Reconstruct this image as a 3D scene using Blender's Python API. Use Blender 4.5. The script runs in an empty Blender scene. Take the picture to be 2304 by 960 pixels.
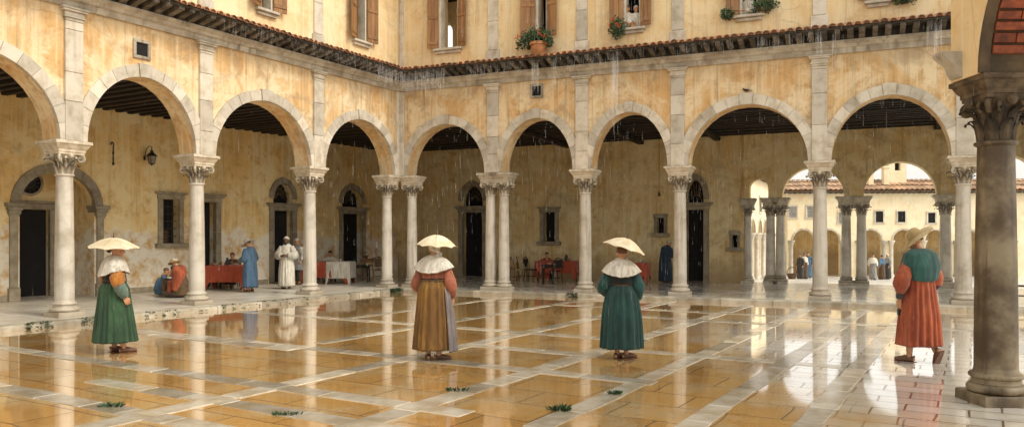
"""Rain-wet arcaded courtyard with women under small parasols."""
import bpy, math, random
from mathutils import Vector, Matrix, noise
random.seed(11)
R = math.radians
SC = bpy.context.scene
COL = SC.collection
F, EYE, HY, CX = 1745.0, 1.8, 530.0, 1152.0      # focal length in px of the 2304 px wide photo, eye height, horizon row

# ------------------------------------------------------------------ mesh builder
class MB:
    def __init__(s): s.v = []; s.f = []; s.t = []
    def add(s, vs, fs, tint=None):
        if tint is None: tint = random.random()
        o = len(s.v); s.v.extend([tuple(p) for p in vs])
        for f in fs: s.f.append(tuple(i + o for i in f)); s.t.append(tint)
    def box(s, x0, x1, y0, y1, z0, z1, tint=None, M=None):
        vs = [(x, y, z) for z in (z0, z1) for x, y in ((x0, y0), (x1, y0), (x1, y1), (x0, y1))]
        if M is not None: vs = [M @ Vector(p) for p in vs]
        s.add(vs, [(3, 2, 1, 0), (4, 5, 6, 7), (0, 1, 5, 4), (1, 2, 6, 5), (2, 3, 7, 6), (3, 0, 4, 7)], tint)
    def bbox(s, x0, x1, y0, y1, z0, z1, b=.012, tint=None, M=None):        # box with chamfered edges
        vs = []
        def P(x, y, z): vs.append((x, y, z)); return len(vs) - 1
        ix = {}
        for sx in (0, 1):
            for sy in (0, 1):
                for sz in (0, 1):
                    X = (x0, x1)[sx]; Y = (y0, y1)[sy]; Z = (z0, z1)[sz]
                    dx = b if sx == 0 else -b; dy = b if sy == 0 else -b; dz = b if sz == 0 else -b
                    ix[sx, sy, sz] = (P(X, Y + dy, Z + dz), P(X + dx, Y, Z + dz), P(X + dx, Y + dy, Z))
        fs = []
        for a in (0, 1):
            q = [ix[a, 0, 0][0], ix[a, 1, 0][0], ix[a, 1, 1][0], ix[a, 0, 1][0]]; fs.append(q if a else q[::-1])
            q = [ix[0, a, 0][1], ix[1, a, 0][1], ix[1, a, 1][1], ix[0, a, 1][1]]; fs.append(q[::-1] if a else q)
            q = [ix[0, 0, a][2], ix[1, 0, a][2], ix[1, 1, a][2], ix[0, 1, a][2]]; fs.append(q if a else q[::-1])
        for a in (0, 1):
            for c in (0, 1):
                fs.append([ix[0, a, c][1], ix[1, a, c][1], ix[1, a, c][2], ix[0, a, c][2]])
                fs.append([ix[a, 0, c][0], ix[a, 1, c][0], ix[a, 1, c][2], ix[a, 0, c][2]])
                fs.append([ix[a, c, 0][0], ix[a, c, 1][0], ix[a, c, 1][1], ix[a, c, 0][1]])
        for k in ix.values(): fs.append(k)
        if M is not None: vs = [M @ Vector(p) for p in vs]
        s.add(vs, fs, tint)
    def lathe(s, prof, n=24, c=(0, 0, 0), sx=1, sy=1, tint=None, cap=True, a0=0, M=None):
        vs = []; fs = []
        for r, z in prof:
            for i in range(n):
                a = a0 + 2 * math.pi * i / n
                vs.append((c[0] + r * sx * math.cos(a), c[1] + r * sy * math.sin(a), c[2] + z))
        m = len(prof)
        for j in range(m - 1):
            for i in range(n):
                k = (i + 1) % n
                fs.append((j * n + i, j * n + k, (j + 1) * n + k, (j + 1) * n + i))
        if cap:
            fs.append(tuple(range(n))[::-1]); fs.append(tuple((m - 1) * n + i for i in range(n)))
        if M is not None: vs = [M @ Vector(p) for p in vs]
        s.add(vs, fs, tint)
    def sqlathe(s, prof, c=(0, 0, 0), tint=None):                          # square mouldings: half-width, z
        s.lathe([(h * math.sqrt(2), z) for h, z in prof], 4, c, tint=tint, a0=math.pi / 4)
    def loft(s, rings, closed=True, cap=False, tint=None):
        n = len(rings[0]); vs = [p for r in rings for p in r]; fs = []
        for j in range(len(rings) - 1):
            for i in range(n if closed else n - 1):
                k = (i + 1) % n
                fs.append((j * n + i, j * n + k, (j + 1) * n + k, (j + 1) * n + i))
        if cap:
            fs.append(tuple(range(n))[::-1]); fs.append(tuple((len(rings) - 1) * n + i for i in range(n)))
        s.add(vs, fs, tint)
    def tube(s, pts, rad, n=10, tint=None, wr=0, seed=0, cap=True):
        pts = [Vector(p) for p in pts]
        if not isinstance(rad, (list, tuple)): rad = [rad] * len(pts)
        rings = []; up = None
        for i, p in enumerate(pts):
            d = (pts[min(i + 1, len(pts) - 1)] - pts[max(i - 1, 0)]).normalized()
            if up is None: up = Vector((0, 0, 1)) if abs(d.z) < .9 else Vector((1, 0, 0))
            a = (up - d * up.dot(d)).normalized(); b = d.cross(a); up = a
            ring = []
            for k in range(n):
                t = 2 * math.pi * k / n; q = a * math.cos(t) + b * math.sin(t); r = rad[i]
                if wr: r *= 1 + wr * noise.noise(Vector((q.x * 2.2, q.y * 2.2, i * .55 + seed * 7.3)))
                ring.append(p + q * r)
            rings.append(ring)
        s.loft(rings, True, cap, tint)
    def ell(s, c, r, n=12, m=8, tint=None, M=None):
        vs = []; fs = []
        for j in range(1, m):
            ph = math.pi * j / m
            for i in range(n):
                a = 2 * math.pi * i / n
                vs.append((r[0] * math.sin(ph) * math.cos(a), r[1] * math.sin(ph) * math.sin(a), -r[2] * math.cos(ph)))
        vs.append((0, 0, -r[2])); vs.append((0, 0, r[2]))
        for j in range(m - 2):
            for i in range(n):
                k = (i + 1) % n; fs.append((j * n + i, j * n + k, (j + 1) * n + k, (j + 1) * n + i))
        b = len(vs) - 2
        for i in range(n):
            k = (i + 1) % n; fs.append((b, k, i)); fs.append((b + 1, (m - 2) * n + i, (m - 2) * n + k))
        vs = [(M @ Vector(p) if M is not None else Vector(p)) + Vector(c) for p in vs]
        s.add(vs, fs, tint)
    def extr(s, prof, x0, x1, k0=0, k1=0, tint=None):                      # profile of (y, z) run along x, ends mitred
        n = len(prof)
        vs = [(x0 + y * k0, y, z) for y, z in prof] + [(x1 + y * k1, y, z) for y, z in prof]
        fs = [(i, (i + 1) % n, n + (i + 1) % n, n + i) for i in range(n)] + [tuple(range(n))[::-1], tuple(range(n, 2 * n))]
        s.add(vs, fs, tint)
    def leaf(s, p, size, tint=None, wid=.5, d=None):
        d = d or Vector((random.gauss(0, 1), random.gauss(0, 1), random.gauss(0, .8))).normalized()
        a = d.orthogonal().normalized(); a = Matrix.Rotation(random.uniform(0, 6.28), 3, d) @ a
        p = Vector(p); q = d.cross(a) * size * .18
        s.add([p, p + d * size * .5 + a * size * wid * .5 + q, p + d * size, p + d * size * .5 - a * size * wid * .5 + q], [(0, 1, 2), (0, 2, 3)], tint)
    def build(s, name, mat, parent=None, smooth=None):
        me = bpy.data.meshes.new(name); me.from_pydata(s.v, [], s.f)
        at = me.attributes.new('tint', 'FLOAT', 'FACE'); at.data.foreach_set('value', s.t)
        return link(name, me, mat, parent, smooth)

def link(name, me, mat, parent=None, smooth=None):
    me.materials.clear(); me.materials.append(mat)
    if smooth is not None:
        me.shade_smooth(); me.set_sharp_from_angle(angle=R(smooth))
    o = bpy.data.objects.new(name, me); COL.objects.link(o)
    if parent is not None: o.parent = parent
    return o
def empty(name, loc=(0, 0, 0), rz=0, scale=1):
    o = bpy.data.objects.new(name, None); COL.objects.link(o); o.empty_display_size = .2
    o.location = loc; o.rotation_euler = (0, 0, rz); o.scale = (scale,) * 3
    return o
def tag(o, label=None, cat=None, group=None, kind=None):
    if label: o['label'] = label
    if cat: o['category'] = cat
    if group: o['group'] = group
    if kind: o['kind'] = kind
    return o
def children(o): return [c for c in COL.objects if c.parent == o]
def copy_tree(o, parent=None):
    c = o.copy(); COL.objects.link(c)
    if parent is not None: c.parent = parent
    for ch in children(o): copy_tree(ch, c)
    return c

# ------------------------------------------------------------------ materials
class NT:
    def __init__(s, name):
        s.m = bpy.data.materials.new(name); s.m.use_nodes = True; s.t = s.m.node_tree; s.t.nodes.clear()
        s.out = s.t.nodes.new('ShaderNodeOutputMaterial'); s.p = s.n('ShaderNodeBsdfPrincipled')
        s.l(s.p.outputs[0], s.out.inputs[0])
        s.geo = s.n('ShaderNodeNewGeometry'); s.tc = s.n('ShaderNodeTexCoord')
    def n(s, k): return s.t.nodes.new(k)
    def l(s, a, b): s.t.links.new(a, b)
    def pos(s, obj=False): return s.tc.outputs['Object'] if obj else s.geo.outputs['Position']
    def noise(s, scale=(1, 1, 1), detail=5, rough=.6, obj=False, dist=0):
        if not isinstance(scale, tuple): scale = (scale,) * 3
        mp = s.n('ShaderNodeVectorMath'); mp.operation = 'MULTIPLY'; s.l(s.pos(obj), mp.inputs[0]); mp.inputs[1].default_value = scale
        nz = s.n('ShaderNodeTexNoise'); nz.inputs['Scale'].default_value = 1; nz.inputs['Detail'].default_value = detail
        nz.inputs['Roughness'].default_value = rough; nz.inputs['Distortion'].default_value = dist
        s.l(mp.outputs[0], nz.inputs['Vector']); return nz.outputs['Fac']
    def ramp(s, fac, lo, hi, a=0., b=1.):
        m = s.n('ShaderNodeMapRange'); m.interpolation_type = 'SMOOTHSTEP'; s.l(fac, m.inputs[0])
        m.inputs[1].default_value = lo; m.inputs[2].default_value = hi; m.inputs[3].default_value = a; m.inputs[4].default_value = b
        return m.outputs[0]
    def math(s, op, a, b=0.):
        m = s.n('ShaderNodeMath'); m.operation = op
        for i, x in enumerate((a, b)):
            if isinstance(x, (int, float)): m.inputs[i].default_value = x
            else: s.l(x, m.inputs[i])
        return m.outputs[0]
    def mix(s, fac, a, b, blend='MIX'):
        m = s.n('ShaderNodeMix'); m.data_type = 'RGBA'; m.blend_type = blend; m.clamp_factor = True
        for i, x in ((0, fac), (6, a), (7, b)):
            if isinstance(x, (int, float)): m.inputs[i].default_value = x
            elif isinstance(x, tuple): m.inputs[i].default_value = (x + (1,))[:4]
            else: s.l(x, m.inputs[i])
        return m.outputs[2]
    def xyz(s, obj=False):
        q = s.n('ShaderNodeSeparateXYZ'); s.l(s.pos(obj), q.inputs[0]); return q.outputs
    def tint(s, col, amt):
        a = s.n('ShaderNodeAttribute'); a.attribute_name = 'tint'
        f = s.ramp(a.outputs['Fac'], 0, 1, 1 - amt, 1 + amt * .6)
        cb = s.n('ShaderNodeCombineXYZ')
        for i in range(3): s.l(f, cb.inputs[i])
        return s.mix(1., col, cb.outputs[0], 'MULTIPLY')
    def bump(s, h, strength=.2, dist=.02):
        b = s.n('ShaderNodeBump'); b.inputs['Strength'].default_value = strength; b.inputs['Distance'].default_value = dist
        s.l(h, b.inputs['Height']); s.l(b.outputs[0], s.p.inputs['Normal'])
    def fin(s, col, rough=.8, **kw):
        if isinstance(col, tuple): s.p.inputs['Base Color'].default_value = col + (1,)
        else: s.l(col, s.p.inputs['Base Color'])
        if isinstance(rough, (int, float)): s.p.inputs['Roughness'].default_value = rough
        else: s.l(rough, s.p.inputs['Roughness'])
        for k, v in kw.items():
            i = s.p.inputs[k.replace('_', ' ')]
            if isinstance(v, (int, float, tuple)): i.default_value = v
            else: s.l(v, i)
        return s.m

def simple(name, c1, c2=None, scale=3., rough=.8, tint=.2, bump=.15, bs=40., streak=None, sk=.5, obj=False, lo=.35, hi=.65, foot=None, **kw):
    t = NT(name); c2 = c2 or tuple(x * .7 for x in c1)
    c = t.mix(t.ramp(t.noise(scale, obj=obj), lo, hi), c1, c2)
    if streak: c = t.mix(t.math('MULTIPLY', t.ramp(t.noise((6, 6, .35), 4), .5, .75), sk), c, streak)
    if foot: c = t.mix(t.ramp(t.math('ADD', t.xyz()[2], t.math('MULTIPLY', t.noise(4, 5, .7), .7)), .25, 1.15, .75, 0), c, foot)
    c = t.tint(c, tint)
    t.bump(t.noise(bs, 3, obj=obj), bump, .01)
    return t.fin(c, rough, **kw)

def stucco(name, base, pale, dark, streak, grime=.5, white=None, wz=0, gz=None, top=None):
    """lime plaster: broad blotches, vertical rain streaks, mould patches, bare white plaster below height wz, soot below gz"""
    t = NT(name)
    c = t.mix(t.ramp(t.noise(.9, 7, .68, dist=.6), .40, .60), base, pale)
    c = t.mix(t.math('MULTIPLY', t.ramp(t.noise(2.2, 8, .72, dist=.5), .48, .66), .8), c, dark)
    c = t.mix(t.math('MULTIPLY', t.ramp(t.noise((8, 8, .30), 6, .7), .46, .64), .7), c, pale)
    c = t.mix(t.math('MULTIPLY', t.ramp(t.noise((6, 6, .25), 6, .72), .50, .72), grime), c, streak)
    c = t.mix(t.math('MULTIPLY', t.ramp(t.noise(.55, 7, .72, dist=.8), .52, .68), grime * .8), c, streak)
    if white:
        z = t.math('ADD', t.xyz()[2], t.math('MULTIPLY', t.noise(.8, 6, .7), -2.6))
        c = t.mix(t.ramp(z, wz - 1.3 - .12, wz - 1.3 + .12, .9, 0), c, t.mix(t.ramp(t.noise(2.2, 6, .7), .42, .68), white, dark))
    if gz:
        z = t.math('ADD', t.xyz()[2], t.math('MULTIPLY', t.noise(1.7, 5, .7), -1.0))
        c = t.mix(t.ramp(z, gz - 1.1, gz, .75, 0), c, streak)
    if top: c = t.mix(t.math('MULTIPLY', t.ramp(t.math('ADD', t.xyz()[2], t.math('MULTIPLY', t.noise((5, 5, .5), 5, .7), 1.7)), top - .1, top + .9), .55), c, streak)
    sp = t.ramp(t.noise(14, 4, .6), .66, .74, 0, .5)
    c = t.mix(sp, c, streak)
    vo = t.n('ShaderNodeTexVoronoi'); vo.feature = 'DISTANCE_TO_EDGE'; vo.inputs['Scale'].default_value = .9
    nz = t.n('ShaderNodeTexNoise'); nz.inputs['Scale'].default_value = 2.2; nz.inputs['Detail'].default_value = 6; t.l(t.pos(), nz.inputs['Vector'])
    mv = t.n('ShaderNodeMix'); mv.data_type = 'RGBA'; mv.inputs[0].default_value = .16; t.l(t.pos(), mv.inputs[6]); t.l(nz.outputs['Color'], mv.inputs[7]); t.l(mv.outputs[2], vo.inputs['Vector'])
    ck = t.math('MULTIPLY', t.ramp(vo.outputs['Distance'], .004, .011, 1, 0), t.ramp(t.noise(.7, 3), .50, .6))
    c = t.mix(t.math('MULTIPLY', ck, .22), c, tuple(x * .5 for x in streak))
    h = t.mix(.5, t.noise(5, 6, .6), t.noise(55, 4, .6))
    t.bump(h, .35, .02)
    return t.fin(c, .88)

M = {}
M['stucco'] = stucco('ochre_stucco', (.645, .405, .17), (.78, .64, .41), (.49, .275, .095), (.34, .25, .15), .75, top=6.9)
M['stucco_up'] = stucco('cream_stucco', (.76, .57, .30), (.80, .67, .42), (.68, .46, .21), (.42, .32, .19), .6)
M['stucco_in'] = stucco('loggia_stucco', (.76, .50, .185), (.82, .66, .36), (.56, .32, .09), (.38, .26, .13), .5, (.80, .75, .63), 1.9)
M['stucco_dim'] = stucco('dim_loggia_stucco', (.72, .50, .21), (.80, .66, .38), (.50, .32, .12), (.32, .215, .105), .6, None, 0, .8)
M['stucco_far'] = stucco('hazed_house_stucco', (.82, .68, .44), (.85, .75, .54), (.76, .58, .34), (.65, .52, .36), .3)  # paled so that distance haze sits in the plaster colour
M['marble'] = simple('weathered_marble', (.68, .635, .54), (.47, .42, .33), 2.3, .5, .14, .15, 30, (.26, .18, .095), .6, lo=.42, hi=.72, foot=(.33, .25, .15))
M['marble_shaded'] = simple('stained_shaded_marble', (.30, .235, .14), (.085, .052, .022), 1.9, .5, .12, .15, 30, (.055, .032, .014), .95)  # stains, plus portico shade darkened into the foreground column's colour
M['stone'] = simple('pale_limestone', (.62, .57, .47), (.42, .36, .26), 3.2, .75, .2, .25, 26, (.33, .26, .17), .4, lo=.4, hi=.75)
M['cornice'] = simple('grey_cornice_stone', (.46, .42, .34), (.30, .26, .2), 2.4, .8, .15, .3, 22, (.14, .115, .085), .75)
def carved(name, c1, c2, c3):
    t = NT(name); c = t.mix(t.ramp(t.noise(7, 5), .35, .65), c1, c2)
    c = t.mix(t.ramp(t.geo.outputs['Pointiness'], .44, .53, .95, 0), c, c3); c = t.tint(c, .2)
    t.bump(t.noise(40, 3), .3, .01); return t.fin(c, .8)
M['carved'] = carved('carved_capital_stone', (.60, .54, .43), (.42, .36, .26), (.07, .05, .03))
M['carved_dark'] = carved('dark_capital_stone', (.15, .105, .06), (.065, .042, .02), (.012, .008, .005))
M['trim'] = simple('door_surround_stone', (.36, .31, .22), (.25, .2, .13), 4., .8, .15, .25, 30, (.17, .13, .08), .4)
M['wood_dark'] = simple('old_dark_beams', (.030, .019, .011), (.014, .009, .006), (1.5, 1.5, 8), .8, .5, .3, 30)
M['soot'] = simple('sooty_eave_wood', (.14, .12, .095), (.055, .048, .04), 5., .85, .5, .3, 30)
M['wood'] = simple('brown_wood', (.17, .085, .035), (.09, .045, .018), (3, 3, 14), .65, .3, .2, 40)
M['shutter'] = simple('shutter_wood', (.32, .165, .06), (.24, .115, .04), (9, 9, 1.2), .6, .2, .2, 40)
M['dark'] = simple('dark_interior', (.010, .009, .008), (.006, .005, .005), 3., .9, .2)
M['tile'] = simple('terracotta_tile', (.52, .25, .115), (.27, .12, .06), 9., .75, .6, .3, 30, (.16, .12, .08), .6)
M['tile_far'] = simple('far_roof_tile', (.55, .36, .22), (.44, .27, .15), 5., .8, .35, .2, 30)
M['iron'] = simple('black_iron', (.02, .018, .016), (.035, .024, .018), 20., .5, .2)
M['glass'] = simple('lantern_glass', (.30, .26, .18), (.2, .17, .11), 9., .15, .1)
M['brick'] = simple('red_brick', (.27, .065, .022), (.14, .035, .015), 9., .8, .5, .5, 30)
M['brown_stone'] = simple('dark_brown_stone', (.13, .085, .04), (.06, .04, .02), 3., .8, .2, .3, 26)
M['terracotta'] = simple('terracotta_pot', (.52, .24, .10), (.42, .18, .07), 9., .75, .1)
M['leaf'] = simple('green_leaves', (.10, .175, .065), (.05, .105, .04), 15., .6, .6, 0)
M['leaf_dark'] = simple('weed_leaves', (.03, .085, .02), (.02, .05, .015), 15., .6, .5, 0)
M['bloom'] = simple('red_blossom', (.62, .10, .025), (.5, .06, .02), 15., .6, .3, 0)
M['moss'] = simple('kerb_moss', (.05, .085, .03), (.03, .055, .02), 15., .9, .5, 0)
def cloth(name, c1, c2=None, rough=.85, **kw):
    t = NT(name); c2 = c2 or tuple(x * .55 for x in c1)
    c = t.mix(t.ramp(t.noise((5, 5, 2.2), 5, .65), .36, .66), c1, c2)
    c = t.mix(t.math('MULTIPLY', t.ramp(t.noise((30, 30, 2.2), 3), .42, .66), .6), c, tuple(x * .42 for x in c1))  # dark vertical streaks paint fold shade into the cloth
    c = t.tint(c, .12)
    w = t.noise((150, 150, 150), 2); t.bump(w, .12, .004)
    return t.fin(c, rough, Sheen_Weight=.15, Sheen_Roughness=.5, **kw)
for k, c, d in (('green', (.034, .092, .036), (.012, .040, .018)), ('black_green', (.010, .016, .013), None), ('mustard', (.43, .17, .022), (.30, .10, .015)),
                ('sage', (.17, .24, .20), (.10, .16, .13)), ('ochre', (.27, .135, .022), (.15, .07, .014)), ('rose', (.37, .12, .065), (.24, .075, .04)),
                ('lavender', (.22, .19, .185), (.14, .12, .12)), ('teal', (.014, .072, .060), (.005, .030, .028)), ('orange', (.42, .095, .032), (.25, .046, .016)),
                ('teal_shawl', (.026, .098, .082), (.010, .045, .040)), ('navy', (.012, .018, .035), None), ('linen', (.70, .665, .57), (.55, .50, .40)),
                ('blue', (.10, .19, .30), (.055, .11, .19)), ('dark_blue', (.025, .05, .085), None), ('brown', (.12, .065, .025), (.07, .04, .018)),
                ('red_cloth', (.42, .075, .028), (.33, .055, .022)), ('grey', (.34, .33, .31), None), ('straw', (.55, .38, .14), (.42, .27, .09)), ('robe_white', (.74, .70, .60), (.6, .54, .42)),
                ('hat_felt', (.50, .38, .18), (.33, .22, .075)), ('dark_grey', (.06, .055, .05), None), ('olive', (.07, .085, .05), None)):
    M[k] = cloth(k + '_cloth', c, d)
def parchment():
    t = NT('cream_parasol_paper'); c = t.mix(t.ramp(t.noise(6, 4), .35, .7), (.70, .61, .43), (.57, .46, .27)); c = t.tint(c, .16)
    return t.fin(c, .7, Subsurface_Weight=.0)
M['paper'] = parchment()
M['skin'] = simple('warm_skin', (.54, .29, .16), (.46, .22, .11), 14., .5, 0, .05, 90)
M['skin_dark'] = simple('dark_skin', (.15, .07, .035), (.11, .05, .025), 14., .5, 0, .05, 90)
M['hair'] = simple('dark_hair', (.022, .014, .010), (.04, .025, .016), (40, 40, 6), .5, 0, .3, 120)
M['hair_grey'] = simple('grey_hair', (.5, .47, .42), (.35, .32, .28), (40, 40, 6), .6, 0, .3, 120)
M['leather'] = simple('brown_leather', (.16, .07, .03), (.10, .04, .02), 20., .5, .1, .15, 80)
M['eye'] = simple('eye', (.04, .03, .025), (.03, .02, .02), 20., .2, 0, 0)
M['ceramic'] = simple('pale_ceramic', (.66, .60, .48), (.52, .42, .28), 30., .35, .3, 0)
M['bread'] = simple('bread_crust', (.40, .20, .08), (.28, .12, .05), 30., .8, .3, .2)

def water_mat():
    t = NT('falling_water'); tr = t.n('ShaderNodeBsdfTransparent'); mx = t.n('ShaderNodeMixShader'); mx.inputs[0].default_value = .27
    m = t.fin((.85, .86, .86), .25)
    t.l(tr.outputs[0], mx.inputs[1]); t.l(t.p.outputs[0], mx.inputs[2]); t.l(mx.outputs[0], t.out.inputs[0])
    return m
M['water'] = water_mat()

def floor_mat():
    t = NT('wet_ochre_paving')
    mp = t.n('ShaderNodeVectorMath'); mp.operation = 'ADD'; t.l(t.pos(True), mp.inputs[0])
    wob = t.n('ShaderNodeTexNoise'); wob.inputs['Scale'].default_value = 1.1; t.l(t.pos(True), wob.inputs['Vector'])
    sc = t.n('ShaderNodeVectorMath'); sc.operation = 'SCALE'; t.l(wob.outputs['Color'], sc.inputs[0]); sc.inputs['Scale'].default_value = .09
    t.l(sc.outputs[0], mp.inputs[1])
    def brick(w, h, mort, c1, c2, off=.5):
        b = t.n('ShaderNodeTexBrick'); b.offset = off; b.inputs['Scale'].default_value = 1; b.inputs['Brick Width'].default_value = w
        b.inputs['Row Height'].default_value = h; b.inputs['Mortar Size'].default_value = mort; b.inputs['Mortar Smooth'].default_value = .25
        b.inputs['Color1'].default_value = c1 + (1,); b.inputs['Color2'].default_value = c2 + (1,); b.inputs['Mortar'].default_value = (.07, .04, .015, 1)
        t.l(mp.outputs[0], b.inputs['Vector']); return b
    b1 = brick(1.05, .66, .011, (.70, .40, .125), (.56, .30, .09))
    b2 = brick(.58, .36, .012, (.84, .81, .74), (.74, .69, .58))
    c = t.mix(t.math('MULTIPLY', t.ramp(t.noise(1.1, 6, .65), .42, .64), .85), b1.outputs['Color'], (.64, .46, .235))
    c = t.mix(t.math('MULTIPLY', t.ramp(t.noise(4.5, 6, .7), .5, .75), .5), c, (.36, .165, .04))
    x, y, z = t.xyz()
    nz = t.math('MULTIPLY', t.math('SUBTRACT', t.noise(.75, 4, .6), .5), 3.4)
    k = t.math('MULTIPLY', t.ramp(t.math('ADD', x, nz), 2.5, 4.5), t.ramp(y, 12.5, 19, 1, 0))  # pale stone on the right, spread wider to paint in sky glare
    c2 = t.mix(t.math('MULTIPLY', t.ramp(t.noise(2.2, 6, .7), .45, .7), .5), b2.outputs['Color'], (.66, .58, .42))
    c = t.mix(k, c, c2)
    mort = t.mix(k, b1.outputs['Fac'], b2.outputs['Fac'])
    c = t.mix(t.math('MULTIPLY', mort, .8), c, (.16, .09, .035))
    wet = t.ramp(t.noise(.55, 5, .6), .36, .62)
    rough = t.math('ADD', t.math('MULTIPLY', wet, .07), t.math('MULTIPLY', mort, .25))
    rough = t.math('ADD', rough, .06)
    h = t.math('ADD', t.math('MULTIPLY', mort, -.5), t.math('MULTIPLY', t.noise((2.2, 2.2, 1), 3), .35))
    h = t.math('ADD', h, t.math('MULTIPLY', t.noise(26, 3), .03))
    vo = t.n('ShaderNodeTexVoronoi'); vo.inputs['Scale'].default_value = 2.6; t.l(t.pos(True), vo.inputs['Vector'])       # rings where drops strike the film of water
    sp = t.n('ShaderNodeSeparateColor'); t.l(vo.outputs['Color'], sp.inputs[0])
    dd = t.math('ABSOLUTE', t.math('SUBTRACT', vo.outputs['Distance'], t.math('MULTIPLY', sp.outputs[0], .22)))
    rg = t.math('MULTIPLY', t.ramp(dd, 0, .035, 1, 0), t.math('GREATER_THAN', sp.outputs[1], .45))
    h = t.math('ADD', h, t.math('MULTIPLY', rg, .30))
    t.bump(h, .10, .012)
    return t.fin(c, rough, IOR=1.6, Coat_Weight=1., Coat_Roughness=.045, Coat_IOR=1.55)
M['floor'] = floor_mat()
def paving(name, c1, c2, w, h, wetness, mort=.014):
    t = NT(name)
    b = t.n('ShaderNodeTexBrick'); b.inputs['Scale'].default_value = 1; b.inputs['Brick Width'].default_value = w; b.inputs['Row Height'].default_value = h
    b.inputs['Mortar Size'].default_value = mort; b.inputs['Mortar Smooth'].default_value = .3
    b.inputs['Color1'].default_value = c1 + (1,); b.inputs['Color2'].default_value = c2 + (1,); b.inputs['Mortar'].default_value = (.13, .10, .06, 1)
    t.l(t.pos(True), b.inputs['Vector'])
    c = t.mix(t.math('MULTIPLY', t.ramp(t.noise(1.4, 6, .7), .42, .7), .6), b.outputs['Color'], tuple(x * .55 for x in c2))
    t.bump(t.math('ADD', t.math('MULTIPLY', b.outputs['Fac'], -.6), t.math('MULTIPLY', t.noise(9, 5), .5)), .3, .015)
    r = t.ramp(t.noise(.8, 5, .6), .35, .65, wetness, wetness + .22)
    return t.fin(c, r, Coat_Weight=.5, Coat_Roughness=wetness)
M['walk'] = paving('pale_walkway_paving', (.72, .68, .58), (.62, .57, .46), 1.15, .52, .32)
M['rear'] = paving('wet_pale_rear_paving', (.80, .78, .71), (.72, .69, .61), .9, .6, .25)
M['walk_wet'] = paving('wet_pale_walkway_paving', (.80, .77, .68), (.70, .66, .56), 1.15, .52, .09)
M['band'] = simple('pale_paving_band', (.55, .50, .40), (.40, .33, .22), 3.0, .2, .38, .3, 20, Coat_Weight=.45, Coat_Roughness=.08)
M['kerb'] = simple('kerb_stone', (.47, .43, .34), (.30, .26, .18), 3.0, .5, .3, .3, 20)
SUN_E, SKY_E = 1.6, .15
# ------------------------------------------------------------------ world frames
class Wing:
    def __init__(s, P0, dx):
        s.P0 = Vector(P0); s.dx = Vector(dx).normalized(); s.dy = Vector((-s.dx.y, s.dx.x)); s.rz = math.atan2(s.dx.y, s.dx.x)
    def hit(s, px, off=0.):
        r = Vector(((px - CX) / F, 1)); Y = (s.dy.dot(s.P0) + off) / s.dy.dot(r)
        return s.dx.dot(r * Y - s.P0), Y
    def x(s, px, off=0.): return s.hit(px, off)[0]
    def z(s, px, py, off=0.): return EYE + (HY - py) * s.hit(px, off)[1] / F
    def pt(s, x, y, z): p = s.P0 + s.dx * x + s.dy * y; return Vector((p.x, p.y, z))
Y0 = 25.75
CORNER = (-.145 * Y0, Y0)
WL = Wing(CORNER, (1005, F)); WR = Wing(CORNER, (3952, -F))
KM = 1 / math.tan(math.acos(-WL.dx.dot(WR.dx)) / 2)      # mitre slope at the inner corner of the court
WT, DL, DR = .6, 5.2, 7.0                                # arcade wall thickness, depth of the two loggias
ZF, ZS, RISE, ZC = .1, 3.78, 1.62, 6.55                  # walkway, spring of arches, rise, underside of cornice
def ground(px, py, z=0.):                                # where a photo position stands on the ground at height z
    Y = (EYE - z) * F / (py - HY); return Vector(((px - CX) / F * Y, Y, z))
def at(px, Y, z): return Vector(((px - CX) / F * Y, Y, z))

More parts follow.
